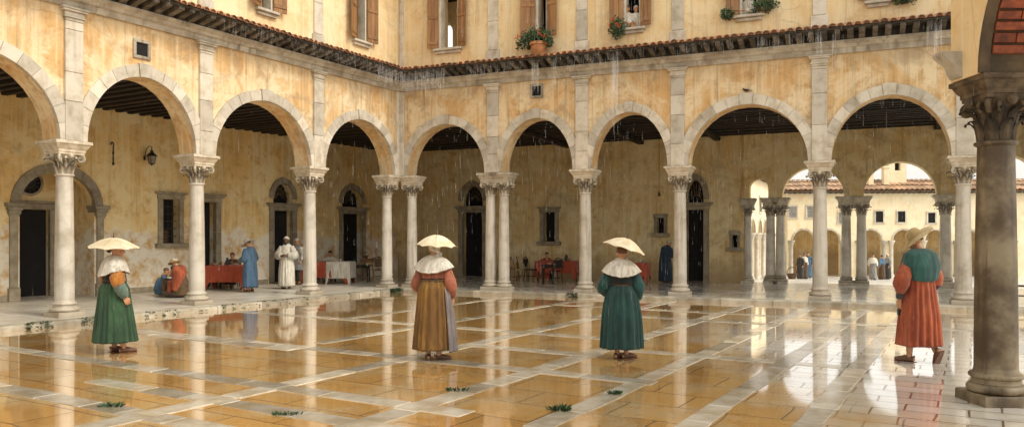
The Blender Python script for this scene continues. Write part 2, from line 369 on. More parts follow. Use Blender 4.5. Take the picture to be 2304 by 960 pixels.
# ------------------------------------------------------------------ wall with openings
def wall(mb, X0, X1, Z0, Z1, ops, y0, y1, ends=True, bottom=True, top=True, N=18):
    """ops: (x0, x1, zb, zs, rise); zb <= Z0 opens to the bottom edge"""
    def q(a, b, c, d): mb.add([a, b, c, d], [(0, 1, 2, 3)], .5)
    def both(xa, xb, za, zb2):
        n = max(1, int((xb - xa) / 1.5)); m = max(1, int((zb2 - za) / 1.5))
        q((xa, y0, za), (xb, y0, za), (xb, y0, zb2), (xa, y0, zb2)); q((xb, y1, za), (xa, y1, za), (xa, y1, zb2), (xb, y1, zb2))
    cur = X0
    for x0, x1, zb, zs, rise in sorted(ops):
        if x0 > cur:
            both(cur, x0, Z0, Z1)
            if bottom: q((cur, y1, Z0), (x0, y1, Z0), (x0, y0, Z0), (cur, y0, Z0))
        if zb > Z0:
            both(x0, x1, Z0, zb); q((x0, y0, zb), (x1, y0, zb), (x1, y1, zb), (x0, y1, zb))
            if bottom: q((x0, y1, Z0), (x1, y1, Z0), (x1, y0, Z0), (x0, y0, Z0))
        zb = max(zb, Z0); c = (x0 + x1) / 2; a = (x1 - x0) / 2
        if zs > zb:
            q((x0, y1, zb), (x0, y1, zs), (x0, y0, zs), (x0, y0, zb)); q((x1, y0, zb), (x1, y0, zs), (x1, y1, zs), (x1, y1, zb))
        if rise <= 0:
            both(x0, x1, zs, Z1); q((x0, y1, zs), (x1, y1, zs), (x1, y0, zs), (x0, y0, zs))
        else:
            P = [(c - a * math.cos(math.pi * i / N), zs + rise * math.sin(math.pi * i / N)) for i in range(N + 1)]
            for (xa, za), (xb, zb2) in zip(P, P[1:]):
                q((xa, y0, za), (xb, y0, zb2), (xb, y0, Z1), (xa, y0, Z1)); q((xb, y1, zb2), (xa, y1, za), (xa, y1, Z1), (xb, y1, Z1))
                q((xa, y1, za), (xb, y1, zb2), (xb, y0, zb2), (xa, y0, za))
        cur = x1
    if cur < X1:
        both(cur, X1, Z0, Z1)
        if bottom: q((cur, y1, Z0), (X1, y1, Z0), (X1, y0, Z0), (cur, y0, Z0))
    if top: q((X0, y0, Z1), (X1, y0, Z1), (X1, y1, Z1), (X0, y1, Z1))
    if ends:
        q((X0, y0, Z0), (X0, y0, Z1), (X0, y1, Z1), (X0, y1, Z0)); q((X1, y1, Z0), (X1, y1, Z1), (X1, y0, Z1), (X1, y0, Z0))

def archivolt(mb, x0, x1, zs, rise, w, y0, y1, n=15, key=True, gap=.010):
    c = (x0 + x1) / 2; a = (x1 - x0) / 2 - .006; r = rise - .006
    for i in range(n):
        isk = key and i == n // 2
        t0 = math.pi * i / n; t1 = math.pi * (i + 1) / n; e = gap / (a + r)
        pts = []
        W = w * (1.12 if isk else 1)
        K = 3
        for k in range(K + 1):
            t = t0 + e + (t1 - t0 - 2 * e) * k / K; pts.append((c - a * math.cos(t), zs + r * math.sin(t)))
        for k in range(K, -1, -1):
            t = t0 + e + (t1 - t0 - 2 * e) * k / K; pts.append((c - (a + W) * math.cos(t), zs + (r + W) * math.sin(t)))
        yy = y0 - (.03 if isk else random.uniform(0, .008)); m = len(pts)
        vs = [(x, yy, z) for x, z in pts] + [(x, y1, z) for x, z in pts]
        fs = [tuple(range(m)), tuple(range(m, 2 * m))[::-1]] + [(j, m + j, m + (j + 1) % m, (j + 1) % m) for j in range(m)]
        mb.add(vs, fs)
    # backing ring, closes the joints between the blocks
    N = 24
    for i in range(N):
        t0 = math.pi * i / N; t1 = math.pi * (i + 1) / N
        p = [(c - (a + .012) * math.cos(t), zs + (r + .012) * math.sin(t)) for t in (t0, t1)] + [(c - (a + w - .01) * math.cos(t), zs + (r + w - .01) * math.sin(t)) for t in (t1, t0)]
        mb.add([(x, y0 + .014, z) for x, z in p], [(0, 1, 2, 3)], 0.)

# ------------------------------------------------------------------ columns
def leafstrip(mb, ang, r0, z0, h, w, out, tint=None):
    ca, sa = math.cos(ang), math.sin(ang); rows = []
    for t, rr, ww in ((0, 0, .8), (.35, .012, 1.), (.68, .03, .95), (.88, .07, .7), (1.0, .115, .5), (.93, .15, .28), (.80, .150, .12)):
        r = r0 + rr * out; z = z0 + t * h; row = []
        for u in (-1, -.5, 0, .5, 1):
            x = r - abs(u) * .012 * out + (.014 * out if u == 0 else 0); y = u * w * ww * .5
            row.append((x * ca - y * sa, x * sa + y * ca, z))
        rows.append(row)
    mb.loft(rows, closed=False, tint=tint)
def volute(mb, ang, r, z, size, tint=None):
    ca, sa = math.cos(ang), math.sin(ang); pts = []
    for i in range(22):
        t = i / 21; a = -math.pi * .5 + t * 2.6 * math.pi; s = size * (1 - .78 * t)
        x = r + math.cos(a) * s * 1.0; zz = z + math.sin(a) * s * -1
        pts.append((x * ca, x * sa, zz))
    pts = [((r - size * 2.1) * ca, (r - size * 2.1) * sa, z - size * 2.6), ((r - size * .9) * ca, (r - size * .9) * sa, z + size * .3)] + pts
    mb.tube(pts, [size * .26] * 2 + [size * (.40 - .2 * i / 21) for i in range(22)], 6, tint)
_colcache = {}
def column_meshes(H, r, key):
    if (H, r, key) in _colcache: return _colcache[(H, r, key)]
    k = r / .215; zc = H - .68 * min(1, H / 3.68 + .1); hc = .45 * k; hi = H - zc - hc
    b = MB(); q = 1.46 if key != 'fg' else 1.34; b.sqlathe([(r * q, 0), (r * q, .10 * k), (r * (q - .04), .115 * k)])
    pr = []
    for i in range(9): a = -math.pi / 2 + math.pi * i / 8; pr.append((r * (1.25 if key != 'fg' else 1.12) + .052 * k * math.cos(a), .167 * k + .052 * k * math.sin(a)))
    pr += [(r * 1.17, .222 * k), (r * 1.12, .25 * k), (r * 1.15, .275 * k)]
    for i in range(7): a = -math.pi / 2 + math.pi * i / 6; pr.append((r * 1.13 + .028 * k * math.cos(a), .305 * k + .028 * k * math.sin(a)))
    pr += [(r * 1.05, .345 * k), (r, .39 * k)]
    b.lathe(pr, 32, (0, 0, 0))
    s = MB(); pr = [(r, .385 * k)]
    for i in range(1, 11):
        t = i / 10; pr.append((r * (1 - .16 * t ** 1.6), .385 * k + (zc - .06 * k - .385 * k) * t))
    rt = r * .84; pr += [(rt + .012 * k, zc - .055 * k), (rt + .034 * k, zc - .04 * k), (rt + .034 * k, zc - .012 * k), (rt + .01, zc)]
    s.lathe(pr, 32)
    vr, vs_ = (1.95, .088) if key != 'fg' else (1.52, .072)
    c = MB(); c.lathe([(rt * .95, zc), (rt * .95, zc + hc * .5), (rt * 1.1, zc + hc * .74), (rt * 1.45, zc + hc * .92), (rt * 1.55, zc + hc)], 24)
    for row, (n, z0, h, w, out) in enumerate(((8, 0, .5, .15, .75), (8, .28, .50, .15, 1.0))):
        for i in range(n): leafstrip(c, 2 * math.pi * (i + .5 * row) / n + .001, rt * .99, zc + hc * z0, hc * h, w * k, out * (1.55 if key != 'fg' else 1.1) * k)
    for i in range(4):
        a = math.pi / 4 + i * math.pi / 2
        volute(c, a, rt * vr, zc + hc * .79, vs_ * k)
        for d in (-.34, .34): volute(c, a + d, rt * 1.42, zc + hc * .78, .055 * k)
        a = i * math.pi / 2; c.ell((rt * 1.58 * math.cos(a), rt * 1.58 * math.sin(a), zc + hc * .93), (.055 * k, .055 * k, .06 * k), 8, 6)
    i_ = MB(); h0 = r * (1.42 if key != 'fg' else 1.10); z = zc + hc
    i_.sqlathe([(h0, z), (h0 * 1.02, z + hi * .16), (h0 * 1.07, z + hi * .19), (h0 * 1.07, z + hi * .36), (h0 * 1.14, z + hi * .42), (h0 * 1.24, z + hi * .60), (h0 * 1.30, z + hi * .70), (h0 * 1.30, z + hi * .74), (h0 * 1.42, z + hi * .78), (h0 * 1.42, z + hi * .97), (h0 * 1.39, z + hi)])
    ms = {'marble': (M['marble'], M['carved'], M['marble']), 'fg': (M['marble_shaded'], M['carved_dark'], M['marble_shaded']), 'shade': (M['marble'], M['carved'], M['carved'])}[key]
    out = []
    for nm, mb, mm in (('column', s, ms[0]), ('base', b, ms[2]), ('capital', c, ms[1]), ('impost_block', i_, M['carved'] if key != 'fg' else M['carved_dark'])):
        me = bpy.data.meshes.new(nm); me.from_pydata(mb.v, [], mb.f)
        at_ = me.attributes.new('tint', 'FLOAT', 'FACE'); at_.data.foreach_set('value', mb.t)
        me.materials.append(mm); me.shade_smooth(); me.set_sharp_from_angle(angle=R(40)); out.append((nm, me))
    _colcache[(H, r, key)] = out; return out
def column(parent, loc, H=3.68, r=.192, key='marble'):
    ms = column_meshes(H, r, key); c = None
    for nm, me in ms:
        o = bpy.data.objects.new(nm, me); COL.objects.link(o)
        if c is None: c = o; o.parent = parent; o.location = loc
        else: o.parent = c
    return c

# ------------------------------------------------------------------ the two palace wings
wing_l = tag(empty('palace_wing', (CORNER[0], CORNER[1], 0), WL.rz), 'ochre palace wing on the left side of the court, with a lantern and grated window', 'building')
wing_r = tag(empty('palace_wing', (CORNER[0], CORNER[1], 0), WR.rz), 'ochre palace wing across the back and right, flower pots at its upper windows', 'building')
cl = [WL.x(p, .3) for p in (145, 443, 697)]; cl = [cl[0] - 8.0, cl[0] - 4.0] + cl
cr = [WR.x(p, .3) for p in (1119, 1317, 1530, 1845, 2167)]; cr = cr + [cr[-1] + 3.4, cr[-1] + 6.8]
PH = .28
XL0 = cl[0] - 4.2; XR1 = cr[-1] + 3.2
def bays(cols, end0, end1):
    xs = [end0] + cols + [end1]; return [(a + PH, b - PH) for a, b in zip(xs, xs[1:])]
bl = bays(cl, XL0, 0); br = bays(cr, 0, XR1)
PROF_LOW = [(0.02, ZC), (-.07, ZC), (-.09, ZC + .06), (-.09, ZC + .12), (-.15, ZC + .15), (-.17, ZC + .21), (-.24, ZC + .25), (-.24, ZC + .31), (.02, ZC + .31)]
ZE = ZC + .31
for wing, W, cols, by, X0, X1, side in ((wing_l, WL, cl, bl, XL0, 0, 0), (wing_r, WR, cr, br, 0, XR1, 1)):
    k0, k1 = (0, KM) if side == 0 else (-KM, 0)
    ex0, ex1 = (X0, X1 + .45) if side == 0 else (X0, X1)
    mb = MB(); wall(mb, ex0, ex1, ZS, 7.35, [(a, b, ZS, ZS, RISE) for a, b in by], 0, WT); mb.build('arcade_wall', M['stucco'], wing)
    for i, (a, b) in enumerate(by):
        if side == 0 and i < 2: continue
        mb = MB(); archivolt(mb, a, b, ZS, RISE, .27, -.05, .05); mb.build('archivolt', M['stone'], wing)
    # pilaster strips over each column, with a small stepped capital
    def pilaster(x, w=.19, y=-.075):
        mb = MB(); z = ZS + .002
        while z < ZC - .3:
            h = min(random.uniform(.5, .95), ZC - .28 - z)
            mb.bbox(x - w, x + w, y, .03, z, z + h - .008, .008); z += h
        for ww, yy, za, zb in ((.0, -.0, ZC - .28, ZC - .22), (.035, -.03, ZC - .218, ZC - .18), (.015, -.012, ZC - .178, ZC - .09), (.07, -.06, ZC - .088, ZC - .045), (.1, -.085, ZC - .043, ZC - .003)):
            mb.bbox(x - w - ww, x + w + ww, y + yy, .03, za, zb, .006)
        mb.build('pilaster', M['stone'], wing)
    for x in cols[1 if side == 0 else 0:]: pilaster(x)
    def upper_pilaster(x, w=.17):
        mb = MB(); z = 7.3
        for h in (.32, .9, 1.1, .8, 1.3): mb.bbox(x - w - (.05 if h == .32 else 0), x + w + (.05 if h == .32 else 0), -.06, .03, z, z + h - .008, .01); z += h
        mb.build('upper_pilaster', M['stone'], wing)
    for x in cols[1 if side == 0 else 0:]: upper_pilaster(x)
    if side == 1:
        mb = MB(); mb.bbox(.02, .2, -.07, .02, ZS, ZC - .01, .01); mb.build('pilaster', M['stone'], wing)
        mb = MB(); mb.bbox(.02, .17, -.06, .02, 7.3, 11.4, .01); mb.build('upper_pilaster', M['stone'], wing)
    else:
        mb = MB(); mb.bbox(-.2, -.075, -.07, .02, ZS, ZC - .01, .01); mb.build('pilaster', M['stone'], wing)
    # cornice, eave brackets, skirt roof
    mb = MB(); mb.extr(PROF_LOW, X0, X1, k0, k1); mb.build('cornice', M['cornice'], wing)
    mb = MB(); mb.extr([(.02, ZE), (-.16, ZE), (-.16, ZE + .22), (-.72, ZE + .19), (-.72, ZE + .225), (.02, ZE + .30)], X0, X1, k0, k1, .3)
    x = X0 + .2
    while x < X1 - .1:
        d = .68
        if side == 0: d = min(d, (X1 - x) / KM - .08)
        else: d = min(d, (x - X0) / KM - .08)
        if d > .2:
            vs = []
            w = .06 + random.uniform(0, .015)
            mb.extr([(-.162, ZE + .002), (-.20, ZE + .002), (-.34, ZE + .05), (-d, ZE + .115), (-d, ZE + .188), (-.162, ZE + .215)] if d > .4 else [(-.162, ZE + .05), (-d, ZE + .1), (-d, ZE + .188), (-.162, ZE + .215)], x - w, x + w)
        x += random.uniform(.27, .33)
    mb.build('eave_brackets', M['soot'], wing)
    mb = MB(); x = X0 + .1; i = 0
    while x < X1:
        d = .80 + random.uniform(-.02, .03)
        lim = ((X1 - x) if side == 0 else (x - X0)) / KM - .02
        d = min(d, lim)
        if d > .08:
            za = ZE + .31; zb = za - .075 * d / .8 - .0; ring0 = []; ring1 = []
            r0 = .088 + random.uniform(-.006, .008); dz = random.uniform(-.008, .012); dx = random.uniform(-.012, .012)
            for s_ in range(2):                                      # two courses
                ya, yb = ((.0, -d * .52), (-d * .46, -d))[s_]
                zz = lambda y: ZE + .315 + .10 * y + (.018 if s_ == 0 else 0) + dz
                a, b = [], []
                for kk in range(8):
                    t = math.pi * kk / 7
                    a.append((x + dx + r0 * .86 * math.cos(t), ya, zz(ya) + r0 * .75 * math.sin(t))); b.append((x + dx + r0 * math.cos(t), yb, zz(yb) + r0 * .8 * math.sin(t)))
                ia = [(x + dx + (p[0] - x - dx) * .8, p[1], p[2] - .016) for p in b]
                tn = random.random(); mb.loft([a, b, ia], closed=False, tint=tn)
                mb.add([(x + dx - r0 * .8, yb + .03, zz(yb) - .01)] + [(q[0], q[1] + .03, q[2]) for q in ia], [tuple(range(len(ia) + 1))], 0)
            mb.extr([(0, ZE + .302), (-d + .03, ZE + .228), (-d + .03, ZE + .245), (0, ZE + .32)], x + .075, x + .125, tint=random.random())
        x += .2; i += 1
    mb.build('eave_tiles', M['tile'], wing, 50)
    # loggia ceiling: boards and dark beams
    D = DL if side == 0 else DR
    cx0, cx1 = (X0, -.05) if side == 0 else (-8.5, X1)
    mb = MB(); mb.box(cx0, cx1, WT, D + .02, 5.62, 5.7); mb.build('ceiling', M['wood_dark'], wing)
    mb = MB()
    if side == 0:
        x = cx0 + .3
        while x < cx1 - .2:
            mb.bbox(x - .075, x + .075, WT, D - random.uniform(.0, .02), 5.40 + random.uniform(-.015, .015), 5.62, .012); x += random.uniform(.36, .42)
    else:
        y = WT + .15
        while y < D - .1:
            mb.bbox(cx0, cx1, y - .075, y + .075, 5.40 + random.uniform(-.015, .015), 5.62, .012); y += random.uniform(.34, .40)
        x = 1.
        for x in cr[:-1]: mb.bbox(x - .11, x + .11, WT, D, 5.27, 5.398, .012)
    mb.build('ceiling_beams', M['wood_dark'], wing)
    # top roof
    mb = MB(); mb.extr([(-.8, 11.5), (D + 1, 13.0), (D + 1, 11.3), (-.7, 11.3)], X0 if side == 0 else 5.6, X1, k0 if side == 0 else 0, k1)
    if side == 1: mb.extr([(-.8, 11.5), (1.9, 12.05), (1.9, 11.3), (-.7, 11.3)], X0, 5.58, k0, 0)
    mb.build('roof', M['tile'], wing)

for x in cl: column(wing_l, (x, .3, ZF))
column(wing_l, (-.28, .3, ZF), r=.175)
column(wing_r, (.30, .3, ZF), r=.175)
for i, x in enumerate(cr):
    if i == 0:
        column(wing_r, (x - .235, .3, ZF), r=.172); column(wing_r, (x + .235, .3, ZF), r=.172)
    else: column(wing_r, (x, .3, ZF))

# ------------------------------------------------------------------ upper storey windows
def shutter(parent, x, z0, z1, w, hinge, ang):
    """hinge = +1: hinged on its right edge (stands left of the opening)"""
    mb = MB(); n = 3
    for i in range(n): mb.bbox(i * w / n + .003, (i + 1) * w / n - .003, -.035, 0, z0, z1, .005)
    for z in (z0 + .12, (z0 + z1) / 2, z1 - .22): mb.bbox(.015, w - .015, -.055, -.032, z, z + .1, .005)
    T = Matrix.Translation((x, -.045, 0)) @ Matrix.Rotation(hinge * R(ang), 4, 'Z')
    if hinge > 0: T = T @ Matrix.Translation((-w, 0, 0))
    mb.v = [tuple(T @ Vector(p)) for p in mb.v]
    return mb.build('shutter', M['shutter'], parent)
def upper_windows(wing, W, specs, X0, X1, side):
    ops = []; ZB, ZT = 7.82, 9.75
    for p0, p1, sl, sr, opt in specs:
        x0, x1 = W.x(p0), W.x(p1); ops.append((x0, x1, ZB, ZT, 0))
        fr = MB()
        fr.bbox(x0 - .001, x0 + .07, -.02, .28, ZB, ZT - .07, .006); fr.bbox(x1 - .05, x1 + .001, -.02, .28, ZB, ZT - .07, .006); fr.bbox(x0 - .001, x1 + .001, -.02, .28, ZT - .068, ZT + .002, .006)
        w = fr.build('window', M['stone'], wing)
        sb = MB(); sb.bbox(x0 - .16, x1 + .16, -.16, .3, ZB - .07, ZB + .003, .01); sb.bbox(x0 - .1, x1 + .1, -.09, .02, ZB - .16, ZB - .072, .01); sb.build('sill', M['stone'], w)
        pn = MB()
        if opt:       # bare room with an open arch in its far wall
            y = 1.6; wall(pn, x0 - 2., x1 + 1.2, ZB - .2, ZT + .6, [(x0 - .98, x0 - .36, ZB - .1, ZB + 1.0, .32), (x0 - .26, x0 - .12, ZB - .1, ZB + .62, 0)], y, y + .3)
            pn.build('inner_wall', M['stucco_up'], w)
            pn = MB(); pn.box(x0 - 1.2, x1 + 1.2, .3, 1.6, ZT + .1, ZT + .2); pn.build('room_ceiling', M['dark'], w)
        else:
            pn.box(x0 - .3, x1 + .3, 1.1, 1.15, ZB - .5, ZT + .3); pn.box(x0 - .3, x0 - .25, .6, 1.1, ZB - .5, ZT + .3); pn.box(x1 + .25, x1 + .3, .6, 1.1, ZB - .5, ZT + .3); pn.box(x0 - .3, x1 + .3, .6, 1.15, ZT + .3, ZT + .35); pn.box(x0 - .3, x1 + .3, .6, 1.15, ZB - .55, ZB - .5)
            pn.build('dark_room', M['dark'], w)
        if sl: shutter(w, x0 - .005, ZB + .02, ZT - .02, sl, 1, 22)
        if sr: shutter(w, x1 + .005, ZB + .02, ZT - .02, sr, -1, 14)
    mb = MB(); wall(mb, X0, X1 + (.4 if side == 0 else 0), 7.352, 11.45, ops, 0, .6); mb.build('upper_wall', M['stucco_up'], wing)
upper_windows(wing_l, WL, [(583, 612, .42, .40, 0), (799, 823, .44, .42, 0), (205, 240, .5, .5, 0)], XL0, 0, 0)
upper_windows(wing_r, WR, [(988, 1032, .36, .34, 'arch'), (1206, 1232, .46, .36, 0), (1403, 1442, .40, .34, 0), (1664, 1706, .36, .34, 0), (1960, 1990, .34, 0, 0)], 0, XR1, 1)

# small square vents above the arches
for wing, W, px, py in ((wing_l, WL, 318, 112), (wing_r, WR, 1208, 205)):
    x, z = W.x(px), W.z(px, py); mb = MB(); s = .145
    for a in ((x - s - .07, x - s, z - s, z + s), (x + s, x + s + .07, z - s, z + s), (x - s - .07, x + s + .07, z + s + .001, z + s + .07), (x - s - .07, x + s + .07, z - s - .07, z - s - .001)):
        mb.bbox(a[0], a[1], -.05, .03, a[2], a[3], .008)
    v = mb.build('vent_window', M['cornice'], wing)
    mb = MB(); mb.box(x - s, x + s, -.006, .02, z - s, z + s); mb.build('dark_opening', M['dark'], v)

# ------------------------------------------------------------------ loggia back walls and doors
IC = None
def isect():
    # corner of the two back walls, in the x of each wing
    p = WL.P0 + WL.dy * DL; s = (DR - (p - WR.P0).dot(WR.dy)) / WL.dx.dot(WR.dy); q = p + WL.dx * s
    return s, (q - WR.P0).dot(WR.dx)
xcl, xcr = isect()
def door(wing, D, x0, x1, ztr, zs, rise, arch=True):
    """stone surround, transom, fan light over a dark doorway"""
    w = .2; y = D
    fr = MB()
    for a, b in ((x0 - w, x0), (x1, x1 + w)):
        z = ZF
        for h in (.28, .8, .75, 3): 
            z1 = min(z + h, ztr); fr.bbox(a, b, y - .07, y + .12, z, z1 - .006, .008); z = z1
            if z >= ztr: break
    fr.bbox(x0 - w - .02, x1 + w + .02, y - .09, y + .14, ztr, ztr + .14, .008)
    fr.bbox(x0 - w - .08, x1 + w + .08, y - .14, y + .14, ztr + .142, ztr + .20, .01); fr.bbox(x0 - w - .14, x1 + w + .14, y - .19, y + .14, ztr + .202, ztr + .27, .012)
    leaf = MB(); leaf.box(x0 - .02, x1 + .02, y + .27, y + .32, ZF, ztr + .02)
    m = (x0 + x1) / 2
    for a, b in ((x0, m - .005), (m + .005, x1)):
        for za, zb in ((ZF + .1, ZF + .8), (ZF + .9, ZF + 1.6), (ZF + 1.7, ztr - .1)):
            if zb > za + .2: leaf.bbox(a + .06, b - .06, y + .245, y + .272, za, zb, .01)
    d = leaf.build('door', M['dark'], wing)
    fr.build('door_frame', M['trim'], d)
    if arch:
        rg = MB(); archivolt(rg, x0 - .02, x1 + .02, zs, rise, .2, y - .06, y + .1, 9, True); rg.build('arch_surround', M['trim'], d)
        fan = MB(); c = m; a = (x1 - x0) / 2
        for i in range(9):
            t = math.pi * i / 8; fan.tube([(c + .12 * math.cos(t), y + .2, zs + .03 + .1 * math.sin(t)), (c + a * .98 * math.cos(t), y + .2, zs + .02 + rise * .98 * math.sin(t))], .016, 6)
        fan.tube([(c + .16 * math.cos(math.pi * i / 10), y + .2, zs + .03 + .15 * math.sin(math.pi * i / 10)) for i in range(11)], .02, 6)
        fan.tube([(c + a * .62 * math.cos(math.pi * i / 10), y + .2, zs + .02 + rise * .62 * math.sin(math.pi * i / 10)) for i in range(11)], .014, 6)
        fan.build('fan_grille', M['brown_stone'], d)
        bk = MB(); bk.box(x0 - .02, x1 + .02, y + .27, y + .32, ztr, zs + rise + .1); bk.build('lunette_pane', M['dark'], d)
    return (x0, x1, 0, zs if arch else ztr, rise if arch else 0)
def back_window(wing, D, x0, x1, z0, z1, fw=.16, grate=True, sill=True):
    fr = MB()
    fr.bbox(x0 - fw, x0, D - .06, D + .2, z0, z1, .01); fr.bbox(x1, x1 + fw, D - .06, D + .2, z0, z1, .01)
    fr.bbox(x0 - fw - .02, x1 + fw + .02, D - .07, D + .2, z1 + .001, z1 + .15, .01)
    if sill: fr.bbox(x0 - fw - .1, x1 + fw + .1, D - .14, D + .2, z1 + .152, z1 + .21, .01)
    w = fr.build('window', M['trim'], wing)
    sb = MB(); sb.bbox(x0 - fw - .1, x1 + fw + .1, D - .16, D + .25, z0 - .14, z0 - .001, .012); sb.build('sill', M['trim'], w)
    pn = MB(); pn.box(x0, x1, D + .26, D + .3, z0, z1); pn.build('pane', M['dark'], w)
    if grate:
        g = MB()
        for i in range(1, 4): x = x0 + (x1 - x0) * i / 4; g.tube([(x, D + .12, z0), (x, D + .12, z1)], .012, 6)
        for i in range(1, 6): z = z0 + (z1 - z0) * i / 6; g.tube([(x0, D + .12, z), (x1, D + .12, z)], .011, 6)
        g.build('grate', M['iron'], w)
        b = MB()
        for i in range(3):
            b.bbox(x0 + .005, x0 + (x1 - x0) * .62, D + .18, D + .22, z0 + .14 * i, z0 + .14 * i + .13, .008)
        b.bbox(x0 + .005, x0 + (x1 - x0) * .3, D + .18, D + .22, z0 + .42, z0 + .55, .008)
        b.build('wooden_panel', M['wood'], w)
    return (x0, x1, z0, z1, 0)

XL = lambda p: WL.x(p, DL); ZL = lambda p, q: WL.z(p, q, DL)
XR = lambda p: WR.x(p, DR); ZR = lambda p, q: WR.z(p, q, DR)
ops = []
# the big arched portal with a deep niche
pa, pb = XL(44), XL(212); pzs = ZL(205, 462) ; pr = (pb - pa) / 2 * .86
ops.append((pa, pb, 0, pzs, pr))
ND = 1.25
niche = MB(); wall(niche, pa - .4, pb + .4, ZF, 5.5, [(pa + .25, pa + 1.45, 0, pzs - .12, 0)], DL + ND, DL + ND + .2)
niche.box(pa - .3, pa, DL + .3, DL + ND, ZF, 5.5); niche.box(pb, pb + .3, DL + .3, DL + ND, ZF, 5.5); niche.box(pa - .3, pb + .3, DL + .3, DL + ND, 5.3, 5.5)
portal = niche.build('portal_niche', M['stucco_in'], wing_l)
for x in (pa - .30, pb + .02):
    fr = MB(); fr.bbox(x, x + .28, DL - .1, DL + .3, ZF, ZF + .35, .012); fr.bbox(x + .04, x + .24, DL - .06, DL + .3, ZF + .352, pzs - .36, .01)
    for i, (e, za, zb) in enumerate(((.0, -.358, -.3), (.03, -.298, -.2), (.06, -.198, -.1), (.1, -.098, -.002))): fr.bbox(x - e + .02, x + .26 + e, DL - .08 - e, DL + .3, pzs + za, pzs + zb, .008)
    fr.build('portal_pilaster', M['trim'], portal)
rg = MB(); archivolt(rg, pa, pb, pzs, pr, .24, DL - .05, DL + .1, 13); rg.build('arch_surround', M['trim'], portal)
fr = MB(); fr.bbox(pa + .05, pa + .25, DL + ND - .08, DL + ND + .05, ZF, pzs - .12, .01); fr.bbox(pa + 1.45, pa + 1.65, DL + ND - .08, DL + ND + .05, ZF, pzs - .12, .01)
fr.bbox(pa + .02, pa + 1.72, DL + ND - .1, DL + ND + .05, pzs - .118, pzs + .05, .01); fr.bbox(pa + .0, pa + 1.85, DL + ND - .16, DL + ND + .05, pzs + .052, pzs + .12, .01)
fr.build('door_frame', M['trim'], portal)
oc = MB(); Tm = Matrix.Translation((pa + .9, DL + ND - .03, pzs + .62)) @ Matrix.Rotation(R(90), 4, 'X'); oc.lathe([(.30, -.02), (.36, -.01), (.37, .04), (.30, .05)], 28, M=Tm, cap=False); oc.build('oculus', M['trim'], portal, 40)
oc = MB(); oc.lathe([(.31, 0), (.31, .01)], 28, M=Tm)
oc.build('oculus_pane', M['dark'], portal)
oc = MB()
for i in range(6):
    a = math.pi * i / 6; oc.tube([tuple(Tm @ Vector((.3 * math.cos(a), .3 * math.sin(a), .025))), tuple(Tm @ Vector((-.3 * math.cos(a), -.3 * math.sin(a), .025)))], .014, 6)
oc.lathe([(.12, .012), (.12, .035), (.15, .035), (.15, .012)], 20, M=Tm, cap=False); oc.build('oculus_grille', M['iron'], portal)
dk = MB(); dk.box(pa + .2, pa + 1.5, DL + ND + .14, DL + ND + .19, ZF, pzs); dk.build('doorway', M['dark'], portal)
ops.append(back_window(wing_l, DL, XL(365), XL(402), ZL(384, 547), ZL(384, 448)))
ops.append(door(wing_l, DL, XL(450), XL(484), ZL(480, 455), 0, 0, False))
ops.append(door(wing_l, DL, XL(615), XL(657), ZL(636, 474), ZL(636, 447), ZL(636, 412) - ZL(636, 447)))
ops.append(door(wing_l, DL, XL(770), XL(814), ZL(790, 481), ZL(790, 458), ZL(790, 425) - ZL(790, 458)))
mb = MB(); wall(mb, XL0, xcl, ZF, 5.62, ops, DL, DL + .35, bottom=False); mb.build('back_wall', M['stucco_in'], wing_l)
mb = MB(); mb.box(XL0 - .3, XL0, WT, DL, ZF, 5.62); mb.build('end_wall', M['stucco_in'], wing_l)
for a, b in ((XL0, pa - .32), (pb + .32, XL(445)), (XL(497), XL(602)), (XL(672), XL(755))):
    mb = MB(); mb.bbox(a, b, DL - .03, DL + .01, ZF, ZF + .16, .008); mb.build('skirting_stone', M['trim'], wing_l)

xe = XR(1674)
ops = []
ops.append(door(wing_r, DR, XR(1042), XR(1086), ZR(1065, 478), ZR(1065, 452), ZR(1065, 418) - ZR(1065, 452)))
ops.append(back_window(wing_r, DR, XR(1224), XR(1249), ZR(1236, 543), ZR(1236, 477), grate=False))
ops.append(back_window(wing_r, DR, XR(1479), XR(1494), ZR(1486, 524), ZR(1486, 490), .12, False, False))
ops.append(door(wing_r, DR, XR(1546), XR(1583), ZR(1565, 472), ZR(1565, 449), ZR(1565, 405) - ZR(1565, 449)))
ops.append(back_window(wing_r, DR, XR(1648), XR(1659), ZR(1654, 556), ZR(1654, 529), .09, False, False))
mb = MB(); wall(mb, xcr, xe, ZF, 5.62, ops, DR, DR + .35, bottom=False); mb.build('back_wall', M['stucco_dim'], wing_r)
# outer arcade that opens on the far court
OZS, ORI = 3.15, 1.26
oc_ = [XR(p) for p in (1681, 1744, 1921, 2128)]; oc_ += [oc_[-1] + 3.0, oc_[-1] + 6.0]
q = .2
obays = [(oc_[0] + .08, oc_[1] - .22), (oc_[1] + .24, oc_[2] - .3), (oc_[2] + .3, oc_[3] - .26), (oc_[3] + .26, oc_[4] - .26), (oc_[4] + .26, oc_[5] - .26)]
mb = MB(); wall(mb, xe, XR1, OZS, 5.62, [(a, b, OZS, OZS + (.35 if i == 0 else 0), min(ORI, (b - a) / 2 * 1.02) if i else (b - a) / 2) for i, (a, b) in enumerate(obays)], DR - .15, DR + .45); mb.build('outer_arcade_wall', M['stucco_dim'], wing_r)
for i, (a, b) in enumerate(obays[:3]):
    mb = MB(); archivolt(mb, a, b, OZS + (.35 if i == 0 else 0), min(ORI, (b - a) / 2 * 1.02) if i else (b - a) / 2, .18, DR - .17, DR - .1, 11); mb.build('archivolt', M['stucco_dim'], wing_r)
column(wing_r, (oc_[0], DR + .15, ZF), OZS - ZF, .15, 'shade')
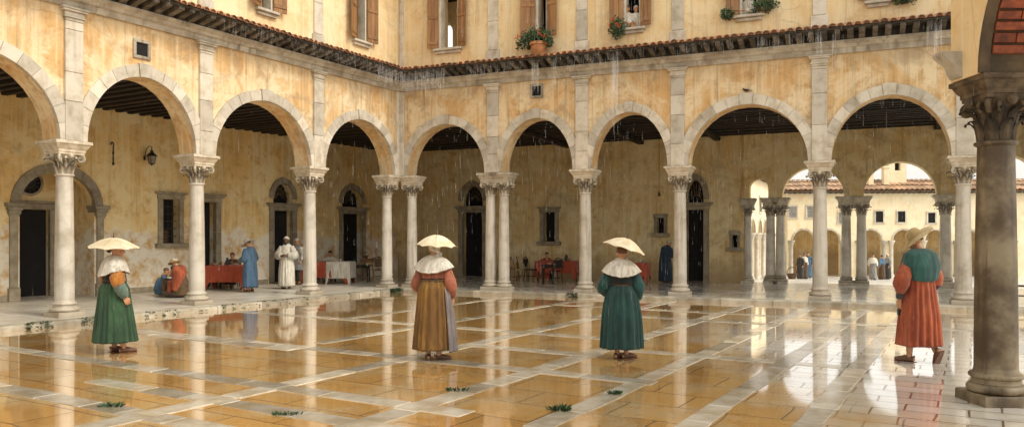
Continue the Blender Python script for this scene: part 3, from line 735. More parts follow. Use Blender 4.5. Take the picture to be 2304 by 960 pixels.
for x, d in ((oc_[1], .17), (oc_[2], .24)):
    for s in (-1, 1): column(wing_r, (x + s * d, DR + .15, ZF), OZS - ZF, .17, 'shade')
for x in oc_[3:]: column(wing_r, (x, DR + .15, ZF), OZS - ZF, .19, 'shade')
mb = MB(); mb.box(XR1, XR1 + .3, WT, DR, ZF, 5.62); mb.build('end_wall', M['stucco_dim'], wing_r)
# upper floor rear walls keep the upper rooms dark
mb = MB(); mb.box(XL0, xcl, DL, DL + .3, 5.72, 11.3); mb.build('rear_wall', M['stucco_up'], wing_l)

# ------------------------------------------------------------------ foreground portico on the right
WP = Wing((4.89, 8.40), (0, -1))
portico = tag(empty('portico_arch', (WP.P0.x, WP.P0.y, 0), WP.rz), 'dark stained column at the right edge carrying an arch with red brick underside', 'arch')
PZ, PRX = 3.50, 3.3
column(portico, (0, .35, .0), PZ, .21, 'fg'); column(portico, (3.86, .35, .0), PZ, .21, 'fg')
mb = MB(); wall(mb, -.24, 4.3, PZ, 7.2, [(.27, 3.6, PZ, PZ, 1.6)], 0, .66); mb.build('arch_wall', M['stucco_up'], portico)
mb = MB(); c = (.27 + 3.6) / 2; a = 1.665 - .004; n = 30                   # dark brown soffit lining
for i in range(n):
    t0, t1 = math.pi * i / n, math.pi * (i + 1) / n
    for y0, y1 in ((-.012, .095), (.515, .672)):
        P = [(c - a * k * math.cos(t), PZ + .002 + (1.6 / 1.665) * a * k * math.sin(t)) for k, t in ((1, t0), (1, t1), (.978, t1), (.978, t0))]
        mb.add([(x, y, z) for y in (y0, y1) for x, z in P], [(0, 1, 2, 3), (7, 6, 5, 4), (0, 4, 5, 1), (1, 5, 6, 2), (2, 6, 7, 3), (3, 7, 4, 0)], .5)
    P = [(c - a * .994 * math.cos(t), PZ + .002 + .961 * a * .994 * math.sin(t)) for t in (t0, t1)]
    mb.add([(P[0][0], .095, P[0][1]), (P[1][0], .095, P[1][1]), (P[1][0], .515, P[1][1]), (P[0][0], .515, P[0][1])], [(0, 1, 2, 3)], .2)
mb.box(.268, .29, .095, .515, PZ + .002, PZ + .19, .5)
mb.build('soffit_lining', M['brown_stone'], portico)
mb = MB(); s = .20; i = 0
while s < 4.6:
    h = .105 + random.uniform(-.012, .012); t0 = s / 1.64; t1 = (s + h) / 1.64
    cuts = [.10, .51] if i % 2 == 0 else [.10, .10 + random.uniform(.16, .26), .51]
    for ya, yb in zip(cuts, cuts[1:]):
        P = [(c - a * k * math.cos(t), PZ + .961 * a * k * math.sin(t)) for k, t in ((.992, t0), (.992, t1), (.968, t1 - .006), (.968, t0 + .006))]
        mb.add([(x, y + (.006 if kk > 1 else 0) * (1 if y == ya else -1), z) for y in (ya + .008, yb - .008) if True for kk, (x, z) in enumerate(P)] if False else [(x, y, z) for y in (ya + .008, yb - .008) for x, z in P], [(0, 1, 2, 3), (7, 6, 5, 4), (0, 4, 5, 1), (1, 5, 6, 2), (2, 6, 7, 3), (3, 7, 4, 0)])
    s += h + .016; i += 1
mb.build('soffit_bricks', M['brick'], portico)
mb = MB(); mb.extr([(.02, 3.80), (-.22, 3.80), (-.22, 3.775), (-.19, 3.74), (-.09, 3.66), (-.05, 3.56), (-.02, 3.52), (.02, 3.52)], -.22, -.02); mb.build('corbel', M['cornice'], portico)
mb = MB(); mb.box(-.5, 4.4, .66, 5, 6.0, 6.2); mb.build('ceiling', M['wood_dark'], portico)  # unseen slab added to shade the arch and its column

# ------------------------------------------------------------------ ground, court, walkways
def gz(x, y):
    d = (Vector((x, y)) - WR.P0).dot(WR.dy) - (DR + 1.2)
    return -.02 - 1.0 * max(0., min(1., d / 26.))
mb = MB(); xs = [-600, -200, -80, -40, -25, -15, -8, -2, 4, 10, 15, 20, 25, 30, 36, 45, 60, 90, 200, 600]; ys = [-600, -100, -40, -15, 0, 10, 16, 20, 24] + [26 + 2 * i for i in range(20)] + [70, 90, 150, 300, 700]
vs = [(x, y, gz(x, y)) for y in ys for x in xs]; nx = len(xs)
mb.add(vs, [(j * nx + i, j * nx + i + 1, (j + 1) * nx + i + 1, (j + 1) * nx + i) for j in range(len(ys) - 1) for i in range(nx - 1)], .5)
tag(mb.build('ground', M['rear']), kind='structure')
U = Vector((1040, F)).normalized(); V = Vector((U.y, -U.x)); frz = math.atan2(V.y, V.x)      # frame of the paving: V across, U away
mb = MB(); mb.box(-30, 34, -16, 40, -.015, -.001)
# keep the court inside the two walkways
def court_poly():
    a = WL.P0 + WL.dx * (XL0 - 3) + WL.dy * -.5; c = WL.P0 + WL.dx * (-.56 * KM) - WL.dy * .5; b = WR.P0 + WR.dx * (XR1 + 3) - WR.dy * .5
    return [a, c, b, Vector((45, -20)), Vector((-30, -20))]
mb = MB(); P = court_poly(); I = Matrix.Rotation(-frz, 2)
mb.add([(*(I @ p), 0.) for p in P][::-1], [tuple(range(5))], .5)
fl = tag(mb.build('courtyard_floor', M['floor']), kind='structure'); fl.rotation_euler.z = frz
# pale stone bands in a grid, laid block by block
inside = lambda p: (p - WL.P0).dot(WL.dy) < -.62 and (p - WR.P0).dot(WR.dy) < -.62
mb = MB()
def band(fixed, along_u, s0, s1, w):
    s = s0
    while s < s1:
        L = random.uniform(.55, 1.15); ww = w * random.uniform(.92, 1.06); off = random.uniform(-.012, .012)
        A, B = (U, V) if along_u else (V, U)
        ctr = A * (s + L / 2) + B * fixed
        if inside(A * s + B * fixed) and inside(A * (s + L) + B * fixed) and ctr.length < 30:
            g = .007; j = lambda: random.uniform(-.012, .012)
            c4 = [A * (s + g) + B * (fixed + off - ww / 2 + j()), A * (s + L - g) + B * (fixed + off - ww / 2 + j()), A * (s + L - g) + B * (fixed + off + ww / 2 + j()), A * (s + g) + B * (fixed + off + ww / 2 + j())]
            z = .006 + random.uniform(0, .004)
            vs = [(p.x, p.y, .0005) for p in c4] + [(p.x + (ctr.x - p.x) * .03, p.y + (ctr.y - p.y) * .03, z) for p in c4]
            fs = [(4, 5, 6, 7), (0, 1, 5, 4), (1, 2, 6, 5), (2, 3, 7, 6), (3, 0, 4, 7)]
            if not along_u: fs = [f[::-1] for f in fs]
            nrm = (Vector(vs[5]) - Vector(vs[4])).cross(Vector(vs[6]) - Vector(vs[5]))
            if nrm.z < 0: fs = [f[::-1] for f in fs]
            mb.add(vs, fs)
        s += L
vu = lambda px, py: (ground(px, py).to_2d().dot(V), ground(px, py).to_2d().dot(U))
ulines = [vu(943, 800)[0], vu(1068, 875)[0], vu(1420, 868)[0], vu(1836, 770)[0], vu(1896, 865)[0]]
ulines = [ulines[0] - 4.6, ulines[0] - 2.3] + ulines + [ulines[-1] + 2.0, ulines[-1] + 4.2]
for i, x in enumerate(ulines): band(x, True, (12.5, 9.5, 2, 2, 2, 2, 2, 2, 2)[i], 30, (.24, .24, .30, .30, .27, .26, .26, .26, .26)[i])
for px, py, a, b in ((180, 905, -16, ulines[4]), (430, 842, -16, ulines[3]), (600, 772, -16, ulines[4]), (1150, 783, ulines[2], ulines[3]), (1640, 805, ulines[3], ulines[5]), (640, 925, ulines[1], ulines[3]), (700, 712, -16, ulines[3]), (1180, 697, ulines[2], ulines[4]), (1620, 712, ulines[4], ulines[7]), (250, 742, -16, ulines[1]), (1000, 672, ulines[1], ulines[5])):
    band(vu(px, py)[1], False, a, b, .28)
tag(mb.build('paving_bands', M['band']), kind='structure')
def walkway(name, wing, W, X0, X1, D, k0, k1):
    mb = MB(); n = 40
    kb = MB(); x = X0
    prof = [(D, ZF - .002), (-.2, ZF - .002), (-.2, -.02), (D, -.02)]
    mb.extr(prof, X0 - (0 if k0 == 0 else 0), X1, k0, k1, .5)
    o = mb.build(name, M['walk' if name[0] == 'l' else 'walk_wet']); o.location = (CORNER[0], CORNER[1], 0); o.rotation_euler.z = W.rz; tag(o, kind='structure')
    while x < X1:
        L = random.uniform(.8, 1.5); xa, xb = x, min(x + L, X1)
        e0 = k0 if xa == X0 else 0; e1 = k1 if xb == X1 else 0
        dy = random.uniform(-.01, .01)
        if (side_lim := (X1 - xb if k1 else xa - X0)) >= 0:
            lo = -.57 * abs(k1 or k0)
            if k1: xb = min(xb, X1)
            kb.extr([(-.201, ZF + random.uniform(-.002, .004)), (-.54 + dy, ZF + random.uniform(-.004, .003)), (-.565 + dy, ZF - .02), (-.57 + dy, -.01), (-.201, -.01)], xa + (.004 if not e0 else 0), xb - (.004 if not e1 else 0), k0 if xa - X0 < .6 else 0, k1 if X1 - xb < .6 else 0)
        x += L
    o = kb.build('kerb', M['kerb']); o.location = (CORNER[0], CORNER[1], 0); o.rotation_euler.z = W.rz; tag(o, kind='structure')
walkway('left_walkway', wing_l, WL, XL0, 0, DL + 2.2, 0, KM)
walkway('rear_walkway', wing_r, WR, 0, XR1, DR + .8, -KM, 0)

# ------------------------------------------------------------------ houses of the far court
def far_house(name, label, P0, dx, L, z0, H, arches, windows, D=7., mat='stucco_far', zs=2.5, hw=.72, roofpitch=.24, pale_pane=()):
    W = Wing(P0, dx); h = tag(empty(name, (P0[0], P0[1], z0), W.rz), label, 'building')
    ops = [(x - hw, x + hw, -1, zs, hw) for x in arches]
    mb = MB(); wall(mb, 0, L, 0, H, ops, 0, .3, bottom=False); mb.build('wall', M[mat], h)
    mb = MB(); mb.box(L - .3, L, .3, D, 0, H); mb.box(0, .3, .3, D, 0, H); mb.box(.3, L - .3, D - .3, D, 0, H); mb.box(.3, L - .3, 2.2, 2.4, 0, H - .3); mb.box(.3, L - .3, .3, 2.2, H - 1.6, H - 1.5); mb.build('inner_walls', M['stucco_dim'], h)
    for x in arches:
        mb = MB(); archivolt(mb, x - hw, x + hw, zs, hw, .12, -.03, .02, 9, False); mb.build('archivolt', M['stone'], h)
    xs = sorted({round(x - hw - .13, 3) for x in arches} | {round(x + hw + .13, 3) for x in arches})
    done = []
    for x in xs:
        if done and x - done[-1] < .2: continue
        done.append(x); mb = MB(); mb.lathe([(.19, 0), (.19, .12), (.13, .2), (.12, zs - .35), (.15, zs - .3), (.2, zs - .12), (.24, zs - .1), (.24, zs)], 14, (x, -.05, 0)); mb.build('column', M['stone'], h, 40)
    for k, (x, z, w, hh) in enumerate(windows):
        mb = MB(); 
        for a in ((x - w - .1, x - w, z, z + hh), (x + w, x + w + .1, z, z + hh), (x - w - .1, x + w + .1, z + hh, z + hh + .1), (x - w - .16, x + w + .16, z - .1, z)): mb.box(a[0], a[1], -.06, .02, a[2], a[3])
        f = mb.build('window', M['stone'], h); mb = MB()
        if k in pale_pane:
            for i in range(7): mb.bbox(x - w, x + w, -.04, .0, z + hh * i / 7 + .01, z + hh * (i + 1) / 7 - .01, .006)
            mb.build('shutter', M['grey'], f)
        else: mb.box(x - w, x + w, -.008, .02, z, z + hh); mb.build('pane', M['dark'], f)
    # tiled roof: rows of barrel tiles on both slopes
    mb = MB(); e = .45; zr = H + (D / 2 + e) * roofpitch; rn = []
    nx = int((L + 2 * e) / .34)
    for i in range(nx):
        x = -e + .17 + i * .34
        for j in range(5):
            for sgn in (0, 1):
                ya, yb = (-e + (D / 2 + e) * j / 5, -e + (D / 2 + e) * (j + 1.1) / 5)
                f_ = lambda y: H + .06 + (y + e) * roofpitch - .03 * (j % 2)
                A, B = [], []
                for kk in range(5):
                    t = math.pi * kk / 4; dx_ = .16 * math.cos(t); dz_ = .1 * math.sin(t)
                    A.append((x + dx_, ya if not sgn else D - ya, f_(ya) + dz_ + .03)); B.append((x + dx_, yb if not sgn else D - yb, f_(yb) + dz_))
                mb.loft([A, B], closed=False)
    mb.extr([(-e, H), (D / 2, zr + .05), (D + e, H), (D / 2, zr - .1)], -e, L + e, tint=.3)
    rf = mb.build('roof', M['tile_far'], h)
    mb = MB(); x = -.3; mb.box(-.3, L + .3, -e + .12, -e + .2, H - .1, H + .03)
    while x < L + .3: mb.box(x, x + .1, -e + .04, 0, H - .12, H + .02); x += .35
    mb.build('eave_board', M['soot'], rf)
    return h, W, rf
P_ = at(1772, 54, -1.0); h1, WH, rf1 = far_house('arcaded_house', 'pale house with tiled roof and little roof tower, across the far court', (P_.x, P_.y), (1, -.06), 30, -1.02, 5.85,
    [0, 0] and [1.45, 3.35, 6.2, 8.1] or [], [], 7) if False else (None, None, None)
def hx(px, Yd=54): return (px - 1772) / F * Yd
arch_x = [hx(1759) + 1.0 - 1.0 + 1.15, hx(1812) + .1, hx(1958), hx(2026), hx(2094)]
h1, WH, rf1 = far_house('arcaded_house', 'pale house with tiled roof and little roof tower, across the far court', (P_.x, P_.y), (1, -.06), 30, -1.02, 5.85,
    [hx(1812) - .15, hx(1864), hx(1955), hx(2026), hx(2096)] + [hx(2166), hx(2236)], [(hx(1783), 4.1, .25, .75), (hx(1824), 4.1, .28, .75), (hx(1892), 3.7, .24, .7), (hx(1973), 3.75, .25, .75), (hx(2021), 3.75, .25, .75), (hx(2086), 3.7, .24, .7), (hx(2150), 3.7, .24, .7)], 7, pale_pane=(0, 1, 2))
# little tower and chimneys on that roof
tx = hx(2029, 57) ; mb = MB()
wall(mb, tx - .62, tx + .62, 6.6, 9.0, [(tx - .2, tx + .2, 7.5, 8.1, .2)], 2.2, 2.5); mb.box(tx - .62, tx - .4, 2.5, 3.5, 6.6, 9.0); mb.box(tx + .4, tx + .62, 2.5, 3.5, 6.6, 9.0); mb.box(tx - .4, tx + .4, 3.3, 3.5, 6.6, 9.0)
tw = mb.build('roof_tower', M['stucco_far'], h1)
mb = MB(); mb.add([(tx - .85, 1.95, 9.02), (tx + .85, 1.95, 9.02), (tx + .85, 3.75, 9.02), (tx - .85, 3.75, 9.02), (tx + .05, 2.85, 9.5)], [(3, 2, 1, 0), (0, 1, 4), (1, 2, 4), (2, 3, 4), (3, 0, 4)], .4)
for i in range(8):
    x = tx - .75 + i * .21; mb.tube([(x, 1.9, 9.06), (x * .5 + tx * .5, 2.4, 9.28)], .09, 6)
mb.build('tower_roof', M['tile_far'], tw)
mb = MB(); mb.box(tx - .3, tx + .3, 2.56, 2.6, 7.3, 8.5); mb.build('tower_opening', M['dark'], tw)
for px, zt in ((1966, 7.9), (1999, 7.6)):
    x = hx(px, 56); mb = MB(); mb.bbox(x - .18, x + .18, 1.4, 1.8, 6.3, zt, .02); mb.bbox(x - .26, x + .26, 1.34, 1.86, zt, zt + .12, .02); ch = mb.build('chimney', M['stucco_far'], rf1)
P2 = at(1655, 37, -.3); far_house('side_house', 'pale house receding along the left edge of the far court', (P2.x, P2.y), (.44, .90), 15.2, -.55, 5.6,
    [3.2, 5.2, 7.6, 9.6, 11.6], [(3.2, 3.7, .3, .8), (7.6, 3.7, .3, .8), (11.6, 3.7, .3, .8)], 6)
# ------------------------------------------------------------------ figures
VZ = Vector((0, 0, 1))
def remesh(name, mb, voxel, mat, parent, smooth_it=4, fold=0, seed=0):
    """union of the overlapping pieces as ONE continuous skin"""
    me = bpy.data.meshes.new('tmp'); me.from_pydata(mb.v, [], mb.f); o = bpy.data.objects.new('tmp', me); COL.objects.link(o)
    m = o.modifiers.new('r', 'REMESH'); m.mode = 'VOXEL'; m.voxel_size = voxel
    if smooth_it: s = o.modifiers.new('s', 'SMOOTH'); s.factor = .5; s.iterations = smooth_it
    dg = bpy.context.evaluated_depsgraph_get(); dg.update(); n = bpy.data.meshes.new_from_object(o.evaluated_get(dg))
    bpy.data.objects.remove(o); bpy.data.meshes.remove(me); n.name = name
    if fold:
        n.calc_loop_triangles()
        for v in n.vertices:
            p = v.co; nn = noise.noise(Vector((p.x * 9 + seed, p.y * 9, p.z * 2.2))) + .5 * noise.noise(Vector((p.x * 22, p.y * 22 + seed, p.z * 6)))
            v.co = p + v.normal * nn * fold
    at_ = n.attributes.new('tint', 'FLOAT', 'FACE'); at_.data.foreach_set('value', [.5] * len(n.polygons))
    return link(name, n, mat, parent, 180)
def hand(mb, W, d, n, s, k=1.):
    """palm, four unequal bent fingers and a thumb at the side; d along the hand, n palm normal, s towards the thumb"""
    d, n = d.normalized(), n.normalized(); s = (s - d * s.dot(d)).normalized(); n = (n - d * n.dot(d) - s * n.dot(s)).normalized()
    for off, L in ((.030, .066), (.010, .076), (-.010, .070), (-.029, .054)):
        K = W + d * .082 * k + s * off * k; mb.tube([W + s * off * .55 * k, W + d * .04 * k + s * off * .9 * k, K], [.017 * k, .016 * k, .0125 * k], 8)
        a = K + (d * .88 + n * .42).normalized() * L * .5 * k; b = a + (d * .45 + n * .85).normalized() * L * .42 * k
        mb.tube([K - d * .01, K, a, b, b + (d * .2 + n).normalized() * .012], [.0115 * k, .0115 * k, .0105 * k, .009 * k, .006 * k], 8)
    T = W + d * .022 * k + s * .022 * k; a = T + (d * .62 + s * .62 + n * .3).normalized() * .042 * k; b = a + (d * .92 + s * .1 + n * .35).normalized() * .032 * k
    mb.tube([W + d * .005, T, a, b], [.014 * k, .0145 * k, .0115 * k, .008 * k], 8)
def head_prims(mb, C, Rm, k=1.):
    def e(c, r, n=14, m=10): mb.ell(C + Rm @ (Vector(c) * k), Vector(r) * k, n, m, M=Rm)
    e((0, -.008, .035), (.073, .092, .085)); e((0, .022, -.045), (.054, .068, .062)); e((0, .055, -.085), (.026, .026, .022))
    mb.tube([C + Rm @ (Vector((0, .088, .012)) * k), C + Rm @ (Vector((0, .112, -.022)) * k), C + Rm @ (Vector((0, .104, -.034)) * k)], [.009 * k, .014 * k, .012 * k], 8)
    e((0, .086, -.061), (.022, .012, .006)); e((0, .085, -.071), (.019, .012, .006)); e((0, .078, .024), (.045, .014, .010)); e((.04, .062, -.022), (.020, .016, .018)); e((-.04, .062, -.022), (.020, .016, .018))
    for s in (-1, 1): e((s * .073, -.008, -.008), (.010, .020, .032))
SK = {}
def person(name_label, loc, facing, H=1.65, arms=None, legs=None, head=(0, 0, 0), lean=0., skin='skin', vox=.011, group=None, hip=None, spread=1.):
    """facing: degrees, 0 looks away from the camera (+Y), 90 looks left (-X). Joints are given for a 1.65 m body."""
    k = H / 1.65; root = tag(empty('person', loc, R(facing), k), name_label, 'person', group)
    hip = Vector(hip or (0, 0, .92)); mb = MB()
    Lm = Matrix.Rotation(R(lean), 3, 'X')                      # negative leans forward
    up = lambda p: hip + Lm @ (Vector(p) - Vector((0, 0, .92)))
    mb.ell(hip + Vector((0, 0, .01)), (.155, .11, .12)); mb.ell(up((0, 0, 1.07)), (.135, .10, .15), M=Lm); mb.ell(up((0, 0, 1.24)), (.155, .108, .16), M=Lm)
    mb.tube([up((-.15, -.005, 1.315)), up((0, -.012, 1.365)), up((.15, -.005, 1.315))], [.050, .06, .050])
    hp, hy, hr = [R(a) for a in head]; Rm = Lm @ Matrix.Rotation(hy, 3, 'Z') @ Matrix.Rotation(hp, 3, 'X') @ Matrix.Rotation(hr, 3, 'Y')
    N0 = up((0, -.012, 1.36)); N1 = up((0, .012, 1.475)); C = N1 + Rm @ Vector((0, .012, .062))
    mb.tube([N0, N1, C], [.062, .05, .05]); head_prims(mb, C, Rm)
    J = {'up': up, 'hip': hip, 'C': C, 'Rm': Rm, 'Lm': Lm, 'k': k}
    arms = arms or {}
    for sx, nm in ((-1, 'L'), (1, 'R')):
        a = arms.get(nm, {}); S = up((sx * .162, -.005, 1.315)); E = Vector(a.get('e', (sx * .235, -.045, 1.08))); Wp = Vector(a.get('w', (sx * .235, .05, .86)))
        d = Vector(a.get('d', Wp - E)).normalized(); n = Vector(a.get('n', (-sx, .1, 0))); s = Vector(a.get('s', (0, 1, .1)))
        mb.tube([S, S + (E - S) * .5, E, E + (Wp - E) * .3, Wp], [.052, .045, .036, .037, .024]); hand(mb, Wp, d, n, s)
        J[nm] = (S, E, Wp)
    legs = legs or {}
    for sx, nm in ((-1, 'L'), (1, 'R')):
        l = legs.get(nm, {}); Hp = hip + Vector((sx * .085, 0, -.03)); K = Vector(l.get('k', (sx * .09 * spread, .02, .49))); A = Vector(l.get('a', (sx * .085 * spread, -.01, .085))); fd = Vector(l.get('f', (sx * .25, 1, 0))).normalized(); pit = l.get('p', 0.)
        mb.tube([Hp, Hp + (K - Hp) * .4, K, K + (A - K) * .3, A], [.088, .078, .052, .055, .036])
        f2 = Vector((fd.x * math.cos(pit), fd.y * math.cos(pit), -math.sin(pit))); u2 = Vector((fd.x * math.sin(pit), fd.y * math.sin(pit), math.cos(pit)))
        foot = [A - f2 * .045 - u2 * .05, A + f2 * .03 - u2 * .035, A + f2 * .11 - u2 * .055, A + f2 * .165 - u2 * .062]
        mb.tube(foot, [.030, .038, .030, .018], 10); mb.ell(A - f2 * .04 - u2 * .05, (.03, .03, .03)); mb.tube([A, A - u2 * .03], [.036, .034], 10)
        J['f' + nm] = (A, f2, u2, foot)
    body = remesh('body', mb, vox, M[skin], root, 3)
    eb = None
    for s in (-1, 1):
        eb = MB(); eb.ell(C + Rm @ Vector((s * .030, .079, .005)), (.009, .006, .006), 8, 6, M=Rm); eb.build('eye', M['eye'], root, 180)
    J['root'] = root; return J
def ringpts(cx, cy, z, rx, ry, n, wave=None, amp=0.):
    out = []
    for i in range(n):
        t = 2 * math.pi * i / n; m = 1 + (amp * wave(t) if wave else 0)
        out.append(Vector((cx + rx * m * math.sin(t), cy + ry * m * math.cos(t), z)))
    return out
def pleat(n, seed):
    rnd = random.Random(seed); ph = rnd.uniform(0, 6.28); q = rnd.uniform(0, 6.28)
    def f(t):
        u = n * t + 1.9 * math.sin(2 * t + q) + 1.1 * math.sin(5 * t + ph); s = math.sin(u)
        return (abs(s) ** .7 * (1 if s > 0 else -1)) * .65 + .35 * math.sin(2 * t + ph) + .25 * math.sin(n * .5 * t + q)
    return f
def interp(prof, t):
    for a, b in zip(prof, prof[1:]):
        if t <= b[0] or b is prof[-1]:
            u = (t - a[0]) / (b[0] - a[0]) if b[0] != a[0] else 0; u = max(0, min(1, u)); u = u * u * (3 - 2 * u) * .5 + u * .5
            return [x + (y - x) * u for x, y in zip(a, b)]
def gown(J, name, prof, mat, n=110, pl=20, a0=.0, a1=.06, seed=1, rows=16, arc=None, out=0., hemwob=.012, folded=True):
    """prof rows: (t, z, rx, ry, cx, cy) from top to hem; arc = (t0, t1) keeps only a sector of the skirt"""
    wv = pleat(pl, seed); rings = []
    for j in range(rows + 1):
        t = j / rows; _, z, rx, ry, cx, cy = interp(prof, t); amp = a0 + (a1 - a0) * t ** .8
        ring = ringpts(cx, cy, z, rx + out, ry + out, n, wv, amp)
        for i, p in enumerate(ring):
            th = 2 * math.pi * i / n
            p.x += .012 * noise.noise(Vector((th * 1.5, z * 3, seed))) * t; p.y += .012 * noise.noise(Vector((th * 1.5 + 9, z * 3, seed))) * t
            if j == rows: p.z += hemwob * noise.noise(Vector((3 * math.sin(th), 3 * math.cos(th), seed))) + .004 * wv(th)
        rings.append(ring)
    rings.append([p * 1.0 + Vector((0, 0, .012)) - Vector((p.x, p.y, 0)) * .03 for p in rings[-1]])
    mb = MB()
    if arc:
        i0, i1 = int(arc[0] * n), int(arc[1] * n); rings = [[r[i % n] for i in range(i0, i1 + 1)] for r in rings]; mb.loft(rings, False)
    else: mb.loft(rings, True)
    return mb.build(name, M[mat], J['root'], 180)
def spline(pts, m=5):
    P = [Vector(p) for p in pts]; P = [P[0] * 2 - P[1]] + P + [P[-1] * 2 - P[-2]]; out = []
    for i in range(1, len(P) - 2):
        for j in range(m):
            t = j / m; a, b, c, d = P[i - 1:i + 3]
            out.append(.5 * ((2 * b) + (c - a) * t + (2 * a - 5 * b + 4 * c - d) * t * t + (3 * b - a - 3 * c + d) * t ** 3))
    out.append(P[-2]); return out
def sleeve(J, side, mat, radii=(.075, .09, .082, .06), end=1., start=0., name='sleeve', wr=.16, seed=3, n=18):
    S, E, Wp = J[side]; d = (E - S)
    pts = spline([S - d * .12, S + d * .45, E, E + (Wp - E) * .5, Wp], 6); m = len(pts); i0, i1 = int(start * (m - 1)), int(end * (m - 1)); seg = pts[i0:i1 + 1]
    rr = []
    for i in range(len(seg)):
        t = i / (len(seg) - 1) * (len(radii) - 1); a = min(int(t), len(radii) - 2); rr.append((radii[a] + (radii[a + 1] - radii[a]) * (t - a)) * (1 + .035 * math.sin(i * 2.6 + seed)))
    mb = MB(); mb.tube(seg, rr, n, wr=wr, seed=seed); return mb.build(name, M[mat], J['root'], 180)
def hair(J, mat='hair', bun=False, cap=1.0, name='hair'):
    C, Rm = J['C'], J['Rm']; mb = MB(); vs = []
    n, m = 24, 12; rings = []
    for j in range(m):
        ph = .05 + (math.pi * .62) * j / (m - 1); ring = []
        for i in range(n):
            a = 2 * math.pi * i / n; back = .5 - .5 * math.cos(a)           # a=0 is the face side
            p2 = ph * (.52 + .48 * back ** .6); w = 1 + .03 * noise.noise(Vector((a * 3, j, 5)))
            ring.append(C + Rm @ Vector((.081 * cap * w * math.sin(p2) * math.sin(a), -.010 + .100 * cap * w * math.sin(p2) * math.cos(a), .035 + .094 * cap * math.cos(p2))))
        rings.append(ring)
    mb.loft(rings, True, True)
    if bun: mb.ell(C + Rm @ Vector((0, -.105, .0)), (.05, .04, .045))
    return mb.build(name, M[mat], J['root'], 180)
def hood(J, mat='linen', name='headscarf', wrap=True):
    C, Rm = J['C'], J['Rm']; mb = MB(); n = 28; rings = []
    for j in range(14):
        t = j / 13; ph = .05 + t * math.pi * .60; ring = []
        for i in range(n):
            a = 2 * math.pi * i / n; back = .5 - .5 * math.cos(a); p2 = ph * (.60 + .40 * back ** .7); w = 1.10 + .03 * noise.noise(Vector((a * 2, t * 5, 2)))
            ring.append(C + Rm @ Vector((.080 * w * math.sin(p2) * math.sin(a), -.012 + .098 * w * math.sin(p2) * math.cos(a), .035 + .095 * w * math.cos(p2))))
        rings.append(ring)
    mb.loft(rings, True, True)
    if wrap:
        up = J['up']; base = up((0, 0, 1.42)); pts = []
        for i in range(26):
            a = 2 * math.pi * i / 25; pts.append(base + Vector((.085 * math.sin(a), .085 * math.cos(a) + .01, .035 + .03 * math.sin(a + .6))))
        mb.tube(pts, [.026 + .006 * math.sin(i * 1.9) for i in range(26)], 10)
        mb.tube([base + Vector((.08, -.03, .07)), C + Rm @ Vector((.05, -.09, -.03)), C + Rm @ Vector((-.02, -.10, .0)), C + Rm @ Vector((-.07, -.05, .03))], [.025, .03, .028, .02], 10)
    return mb.build(name, M[mat], J['root'], 180)
def cape(J, mat='linen', w=.245, d=.165, drop=.22, seed=4, name='cape_collar', low=0.):
    up = J['up']; mb = MB(); rings = []; n = 72; wv = pleat(15, seed)
    for j in range(14):
        t = j / 13; ang = t * math.pi * .5; rx = .068 + (w - .068) * t ** .92; ry = .064 + (d - .064) * t ** .85; z = 1.462 - .06 * t - drop * t ** 2.1
        ring = []
        for i in range(n):
            th = 2 * math.pi * i / n; m = 1 + .045 * t * wv(th); back = .5 - .5 * math.cos(th)
            zz = z + .07 * t * t * abs(math.sin(th)) ** 2 - low * back * t * t + .006 * wv(th) * t
            ring.append(up((rx * m * math.sin(th), ry * m * math.cos(th) - .012, zz)))
        rings.append(ring)
    rings.append([p + Vector((0, 0, .012)) for p in rings[-1]]); rings.append([q + (p - q) * .5 + Vector((0, 0, .004)) for p, q in zip(rings[-2], rings[-1])])
    mb.loft(rings[:-1], True); return mb.build(name, M[mat], J['root'], 180)
def shoes(J, mat='leather', sole=True):
    for nm in ('L', 'R'):
        A, f, u, foot = J['f' + nm]; mb = MB()
        mb.tube([foot[0] - f * .005, foot[1] - u * .004, foot[2], foot[3] + f * .012], [.036, .043, .037, .024], 12)
        mb.tube([A - f * .05 - u * .035, A - f * .035 - u * .02], [.03, .034], 10)
        s = f.cross(u)
        mb.add([A + f * a + s * b - u * c for c in (.082, .094) for a, b in ((-.085, -.028), (-.085, .028), (.10, .043), (.185, .026), (.185, -.026), (.10, -.043))], [tuple(range(6)), tuple(range(6, 12))[::-1]] + [(i, 6 + i, 6 + (i + 1) % 6, (i + 1) % 6) for i in range(6)])
        mb.build('shoe', M[mat], J['root'], 60)
def sash(J, z, rx, ry, cy=0., mat='leather', r=.012):
    mb = MB(); mb.tube([(rx * math.sin(2 * math.pi * i / 32), cy + ry * math.cos(2 * math.pi * i / 32), z + .008 * math.sin(i * .8)) for i in range(33)], r, 8); return mb.build('belt', M[mat], J['root'], 180)
def brim_hat(J, mat, R1=.2, rise=.10, tilt=(0, 0), curl=.0, off=(0, -.01, .075), name='hat', sy=1.):
    C, Rm = J['C'], J['Rm']; T = Rm @ Matrix.Rotation(R(tilt[0]), 3, 'X') @ Matrix.Rotation(R(tilt[1]), 3, 'Y'); mb = MB(); rings = []
    prof = [(.004, rise), (.05, rise * .96), (.082, rise * .70), (.093, rise * .25), (.098, 0), (.13, -.012), ((R1 + .1) / 2 + .02, -.024), (R1, -.045), (R1, -.052), ((R1 + .1) / 2, -.034), (.1, -.012)]
    for r, z in prof: rings.append([C + T @ Vector((r * math.sin(2 * math.pi * i / 40), sy * r * 1.08 * math.cos(2 * math.pi * i / 40), z + curl * max(0, r - .1) * math.cos(4 * math.pi * i / 40) * -1) ) + Rm @ Vector(off) for i in range(40)])
    mb.loft(rings, True); return mb.build(name, M[mat], J['root'], 60)

